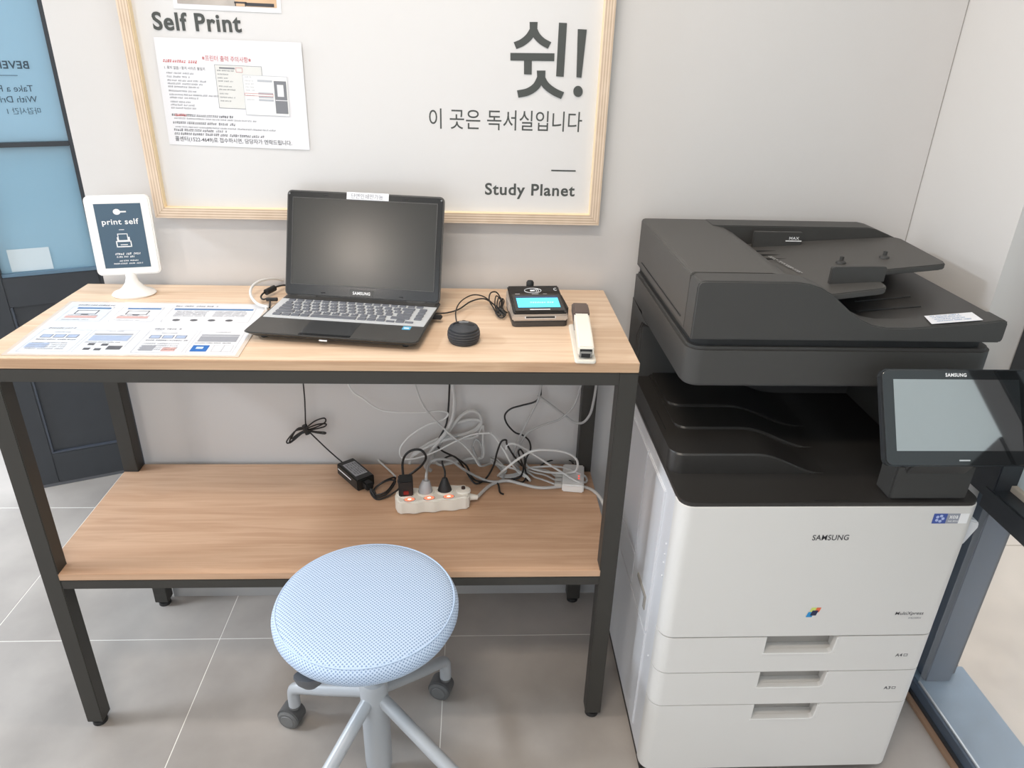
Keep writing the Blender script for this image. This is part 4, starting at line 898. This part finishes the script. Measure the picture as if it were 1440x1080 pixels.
# plugs
q0 = outp(0, .037)
pk0 = thing('plug_adapter', 'square black plug adapter with a red switch in the power strip', 'plug', tuple(q0))
obj('plug_body', B().box(-.017, .017, -.017, .017, 0.0, .044, .003, M=Matrix.Translation(q0) @ Matrix.Rotation(pang, 4, 'Z')), RUB, pk0)
obj('rocker_switch', B().box(-.006, .006, -.019, -.0165, .008, .018, .001, M=Matrix.Translation(q0) @ Matrix.Rotation(pang, 4, 'Z')), REDB, pk0)
obj('cord', B().tube([q0+Vector((-.006, .010, .040))]+pts([(566, 652, 'y', -.14), (570, 640, 'y', -.14), (580, 633, 'y', -.14), (592, 633, 'y', -.14), (599, 642, 'y', -.14), (595, 652, 'y', -.13), (584, 662, 'y', -.12), (570, 672, 'y', -.115), (560, 680, 'z', S+.010)]), .0030, 8), CBLK, pk0)
q1 = outp(1, .037)
pk1 = thing('grey_plug', 'light grey round plug with grey cord in the power strip', 'plug', tuple(q1))
obj('plug_body', B().tube([q1, q1+Vector((0, 0, .014)), q1+Vector((0.002, .004, .030))], [.0165, .0150, .009], 16, False), mat('plug_grey', (170, 170, 172), .45), pk1)
obj('cord', B().tube([q1+Vector((.002, .004, .028)), q1+Vector((.003, .010, .045))]+pts([(604, 652, 'y', -.13), (616, 646, 'y', -.12), (634, 648, 'y', -.11), (652, 660, 'y', -.10), (672, 671, 'z', S+.010), (690, 677, 'z', S+.007), (704, 676, 'z', S+.006), (709, 668, 'z', S+.006), (700, 655, 'z', S+.010), (690, 650, 'z', S+.014)]), .0033, 8), CGRY, pk1)
q2 = outp(2, .037)
pk2 = thing('black_plug', 'black plug with a thin black cord in the power strip', 'plug', tuple(q2))
obj('plug_body', B().tube([q2, q2+Vector((0, 0, .010)), q2+Vector((.0, .006, .032))], [.0165, .0150, .006], 16, False), RUB, pk2)
obj('cord', B().tube([q2+Vector((0, .006, .030)), q2+Vector((.0, .016, .044))]+pts([(622, 648, 'y', -.11), (634, 641, 'y', -.10), (644, 646, 'y', -.09), (655, 662, 'y', -.08), (664, 676, 'z', S+.006), (672, 680, 'z', S+.005), (684, 672, 'z', S+.005), (694, 655, 'y', -.09), (699, 636, 'y', -.09), (705, 621, 'y', -.09), (712, 619, 'y', -.09), (713, 625, 'y', -.08), (722, 640, 'y', -.08), (734, 655, 'z', S+.016)]), .0024, 7), CBLK, pk2)

# network hub
hc = at_z(806, 672, S+.012); hm = Matrix.Translation((hc.x, hc.y, S)) @ Matrix.Rotation(R_(-8), 4, 'Z')
hb = thing('network_hub', 'small white network hub with red lights at the shelf end', 'network hub', (hc.x, hc.y, S))
obj('case', B().box(-.027, .027, -.050, .050, 0.0005, .022, .003, M=hm), WPL, hb)
for k_ in range(3): obj('status_light', B().box(.012, .016, -.020+.012*k_, -.014+.012*k_, .0215, .0226, M=hm), mat('status_red', (240, 90, 80), .4, emit=1.0), hb)
for k_ in range(4): obj('port', B().box(-.0285, -.026, -.040+.019*k_, -.026+.019*k_, .005, .016, M=hm), mat('port_grey', (168, 166, 160), .5), hb)
for k_ in range(3):
    e = hm @ Vector((-.040, -.033+.019*k_, .011)); obj('connector', B().box(-.046, -.026, -.038+.019*k_, -.028+.019*k_, .006, .015, .001, M=hm), mat('clear_plug', (206, 204, 198), .2), hb)

GR = 'network cables under the table'
T_ = 'cable'
cable('network_cable', 'thin white cable drooping from under the tabletop toward the power strip', T_, [(492, 545, 'y', -.05), (510, 560, 'y', -.05), (528, 573, 'y', -.05), (548, 579, 'y', -.05), (590, 580, 'y', -.05), (618, 578, 'y', -.045), (630, 582, 'y', -.04), (622, 591, 'y', -.045), (600, 598, 'y', -.05), (578, 612, 'y', -.06), (564, 628, 'y', -.065), (563, 641, 'y', -.07), (572, 646, 'y', -.075), (592, 643, 'y', -.075), (615, 634, 'y', -.07), (640, 621, 'y', -.06), (665, 611, 'y', -.05), (690, 609, 'y', -.05)], .0019, CWHT, True)
cable('network_cable', 'slim light grey cable crossing diagonally behind the power strip', T_, [(585, 545, 'y', -.06), (591, 562, 'y', -.06), (601, 579, 'y', -.06), (618, 597, 'y', -.06), (634, 612, 'y', -.06), (652, 626, 'y', -.06), (666, 642, 'y', -.07), (675, 655, 'y', -.075), (690, 652, 'z', S+.012)], .0023, CLGR, True)
cable('black_cable', 'thin black cord hanging down beside the thick grey cable', T_, [(632, 545, 'y', -.03), (631, 568, 'y', -.03), (628, 595, 'y', -.035), (620, 612, 'y', -.04), (614, 624, 'y', -.045), (622, 634, 'y', -.05), (640, 643, 'y', -.055), (656, 655, 'y', -.06), (662, 668, 'z', S+.006), (670, 676, 'z', S+.005), (690, 678, 'z', S+.005), (700, 680, 'z', S+.004), (703, 692, 'z', S+.003), (708, 695, 'z', S+.003)], .0021, CBLK, True)
cable('thick_cable', 'thick light grey cable hanging down behind the power strip', T_, [(637, 545, 'y', -.04), (639, 566, 'y', -.04), (636, 588, 'y', -.04), (627, 608, 'y', -.045), (616, 622, 'y', -.05), (602, 640, 'y', -.055), (598, 655, 'y', -.055), (606, 662, 'y', -.05)], .0045, CLGR, True)
for i_, off in enumerate((0, 1)):
    cable('coiled_cable', ('tall outer loop of thick grey cable standing behind the power strip', 'smaller inner loop of thick grey cable nested behind the power strip')[off], T_, [(606, 648, 'y', -.035), (618, 626, 'y', -.035), (634, 602-off*2, 'y', -.035+off*.008), (652, 582+off*10, 'y', -.035+off*.008), (668, 578+off*12, 'y', -.035+off*.006), (677, 590+off*4, 'y', -.03), (668, 604+off*2, 'y', -.03), (646, 612, 'y', -.035), (620, 616+off*4, 'y', -.04-off*.008), (596, 628+off*3, 'y', -.045-off*.008), (580, 641+off*2, 'y', -.05-off*.008), (576, 652, 'y', -.05-off*.008)], .0038, CLGR, False, 'cable loops behind the power strip')
cable('coiled_cable', 'grey cable coil lying low behind the power strip', T_, [(612, 650, 'y', -.045), (608, 640, 'y', -.05), (614, 625, 'y', -.05), (632, 618, 'y', -.045), (655, 617, 'y', -.04), (672, 612, 'y', -.03), (679, 598, 'y', -.03), (679, 620, 'y', -.03), (679, 643, 'y', -.035), (660, 645, 'y', -.04), (640, 650, 'y', -.045), (620, 654, 'y', -.045), (610, 648, 'y', -.04)], .0030, CLGR)
cable('coiled_cable', 'grey cable bowed against the wall behind the cord pile', T_, [(664, 628, 'y', -.03), (670, 618, 'y', -.03), (678, 630, 'y', -.03), (676, 645, 'y', -.035), (668, 640, 'y', -.035), (664, 628, 'y', -.03), (672, 648, 'y', -.04), (676, 655, 'y', -.04)], .0028, CGRY)
cable('black_cable', 'black cord curling away from the cable fork below the tabletop', T_, [(761, 545, 'y', -.03), (760, 556, 'y', -.03), (752, 565, 'y', -.03), (734, 570, 'y', -.035), (718, 575, 'y', -.04), (710, 584, 'y', -.04), (713, 596, 'y', -.04), (724, 608, 'y', -.04), (735, 612, 'y', -.04), (744, 620, 'y', -.04), (746, 632, 'y', -.04), (740, 645, 'y', -.05), (738, 660, 'z', S+.008), (741, 668, 'z', S+.006), (735, 678, 'z', S+.005), (722, 675, 'z', S+.005)], .0020, CBLK, True)
cable('network_cable', 'grey cable falling straight from the fork below the tabletop', T_, [(760, 548, 'y', -.035), (757, 562, 'y', -.035), (748, 580, 'y', -.04), (737, 602, 'y', -.045), (727, 622, 'y', -.05), (722, 640, 'y', -.06), (730, 655, 'z', S+.012)], .0024, CGRY, True)
cable('network_cable', 'grey cable looping in a deep curve past the rear table leg', T_, [(838, 545, 'y', -.07), (835, 563, 'y', -.07), (830, 582, 'y', -.07), (820, 594, 'y', -.065), (808, 594, 'y', -.06), (795, 585, 'y', -.05), (778, 572, 'y', -.04), (762, 560, 'y', -.035), (757, 556, 'y', -.035)], .0028, CGRY, True)
cable('network_cable', 'grey cable swinging left in front of the rear table leg', T_, [(816, 545, 'y', -.06), (811, 562, 'y', -.06), (803, 576, 'y', -.06), (786, 590, 'y', -.055), (765, 597, 'y', -.05), (748, 605, 'y', -.045), (738, 613, 'y', -.045), (730, 630, 'y', -.05), (724, 650, 'y', -.07), (730, 660, 'z', S+.012)], .0024, CGRY, True)
# loose loops of network cable on the shelf
cable('network_cable', 'white cable arched in a tall loop over the network hub', T_, [(700, 669, 'z', S+.004), (710, 660, 'y', -.12), (728, 646, 'y', -.12), (750, 634, 'y', -.12), (775, 633, 'y', -.12), (798, 637, 'y', -.115), (811, 647, 'y', -.11), (811, 660, 'y', -.10), (800, 665, 'z', S+.026), (770, 664, 'z', S+.012), (745, 658, 'z', S+.010), (738, 650, 'z', S+.012)], .0026, CWHT)
cable('network_cable', 'white cable bent in a hairpin then lying across the network hub', T_, [(712, 632, 'y', -.08), (713, 626, 'y', -.08), (722, 624, 'y', -.08), (738, 631, 'y', -.08), (755, 642, 'y', -.08), (775, 655, 'y', -.085), (795, 667, 'z', S+.028), (812, 677, 'z', S+.026), (824, 678, 'z', S+.008), (823, 670, 'z', S+.010), (810, 664, 'z', S+.026), (790, 657, 'z', S+.020), (765, 656, 'z', S+.012), (742, 658, 'z', S+.010)], .0024, CWHT)
cable('network_cable', 'white cable slanting down through the middle of the cord pile', T_, [(690, 609, 'y', -.06), (697, 616, 'y', -.06), (708, 632, 'y', -.07), (718, 650, 'y', -.09), (730, 665, 'z', S+.010), (742, 673, 'z', S+.006), (746, 676, 'z', S+.005), (740, 669, 'z', S+.009), (725, 660, 'z', S+.012), (705, 655, 'z', S+.012), (690, 650, 'z', S+.012)], .0023, CWHT)
for k_, (lab, yy) in enumerate((('grey cable leading into the rear port of the network hub', 662), ('grey cable leading into the middle port of the network hub', 668), ('grey cable leading into the front port of the network hub', 674))):
    e = hm @ Vector((-.046, .005-.019*k_, .0105)); P_ = [e]+pts([(770-4*k_, yy, 'z', S+.006+.003*k_), (752, yy-3, 'z', S+.008), (740, 660+k_*2, 'z', S+.008), (722, 667+k_*2, 'z', S+.006), (703, 668+k_, 'z', S+.006), (712, 662, 'z', S+.009), (700, 655-k_*4, 'z', S+.010+.003*k_), (690, 648-k_*3, 'z', S+.014)])
    b = B().tube(P_, .0024, 7); bmesh.ops.translate(b.bm, verts=b.bm.verts, vec=-e); o = obj('network_cable', b, CLGR); o.location = e; tag(o, lab, T_)
cable('black_cable', 'thin black cord along the back of the shelf to the network hub', T_, [(760, 655, 'z', S+.003), (770, 649, 'z', S+.003), (785, 646, 'z', S+.003), (800, 647, 'z', S+.003), (806, 652, 'z', S+.010)], .0016, CBLK)
cable('black_cable', 'black cord folded in a narrow upright hairpin in the cord pile', T_, [(742, 676, 'z', S+.003), (739, 662, 'z', S+.016), (738, 650, 'y', -.10), (737, 640, 'y', -.10), (732, 632, 'y', -.10), (729, 636, 'y', -.10), (733, 648, 'y', -.10), (736, 660, 'z', S+.02), (730, 672, 'z', S+.005), (715, 672, 'z', S+.004)], .0021, CBLK)
cable('white_cord', 'short white wire lying left of the plug adapter', T_, [(525, 639, 'z', S+.004), (535, 650, 'z', S+.004), (548, 662, 'z', S+.004), (556, 670, 'z', S+.004)], .0022, CWHT)

# cables on the tabletop left of the laptop
wc = [(0.452, -0.205, TH+.012)]+[tuple(onT(x, y, dz)) for x, y, dz in ((376, 432, .006), (362, 427, .008), (353, 416, .014), (354, 404, .022), (366, 395, .024), (384, 392, .020), (398, 394, .010))]
b = B().tube(wc, .0030, 8); bmesh.ops.translate(b.bm, verts=b.bm.verts, vec=-Vector(wc[0])); o = obj('white_cord', b, CWHT); o.location = wc[0]; tag(o, 'white network lead looping behind the left side of the laptop', 'cord')
dc = thing('charger_lead', 'black charger lead with a ferrite bead plugged into the laptop', 'cord', (0.46, -0.19, TH))
cl = [Vector((0.458, -0.196, TH+.012))]+[onT(x, y, dz) for x, y, dz in ((379, 420, .007), (370, 421, .006), (367, 417, .008), (372, 411, .010), (380, 408, .012), (390, 403, .012), (402, 401, .006), (415, 404, .003))]
obj('cord', B().tube(cl, .0020, 7), CBLK, dc); obj('ferrite_bead', B().tube([onT(374, 411, .010), onT(386, 405, .012)], .0068, 14, False), RUB, dc); obj('charger_plug', B().tube([onT(375, 421, .008), onT(390, 421, .009)], .0042, 10, False), RUB, dc)

# fine print too small to pick apart stays joined
for o in C.objects:
    if o.parent is not None and o.name.split('.')[0] in ('print', 'label_print', 'printed_band', 'sign_artwork', 'key_legends', 'contactless_symbol', 'badge_flower'): o['kind'] = 'stuff'
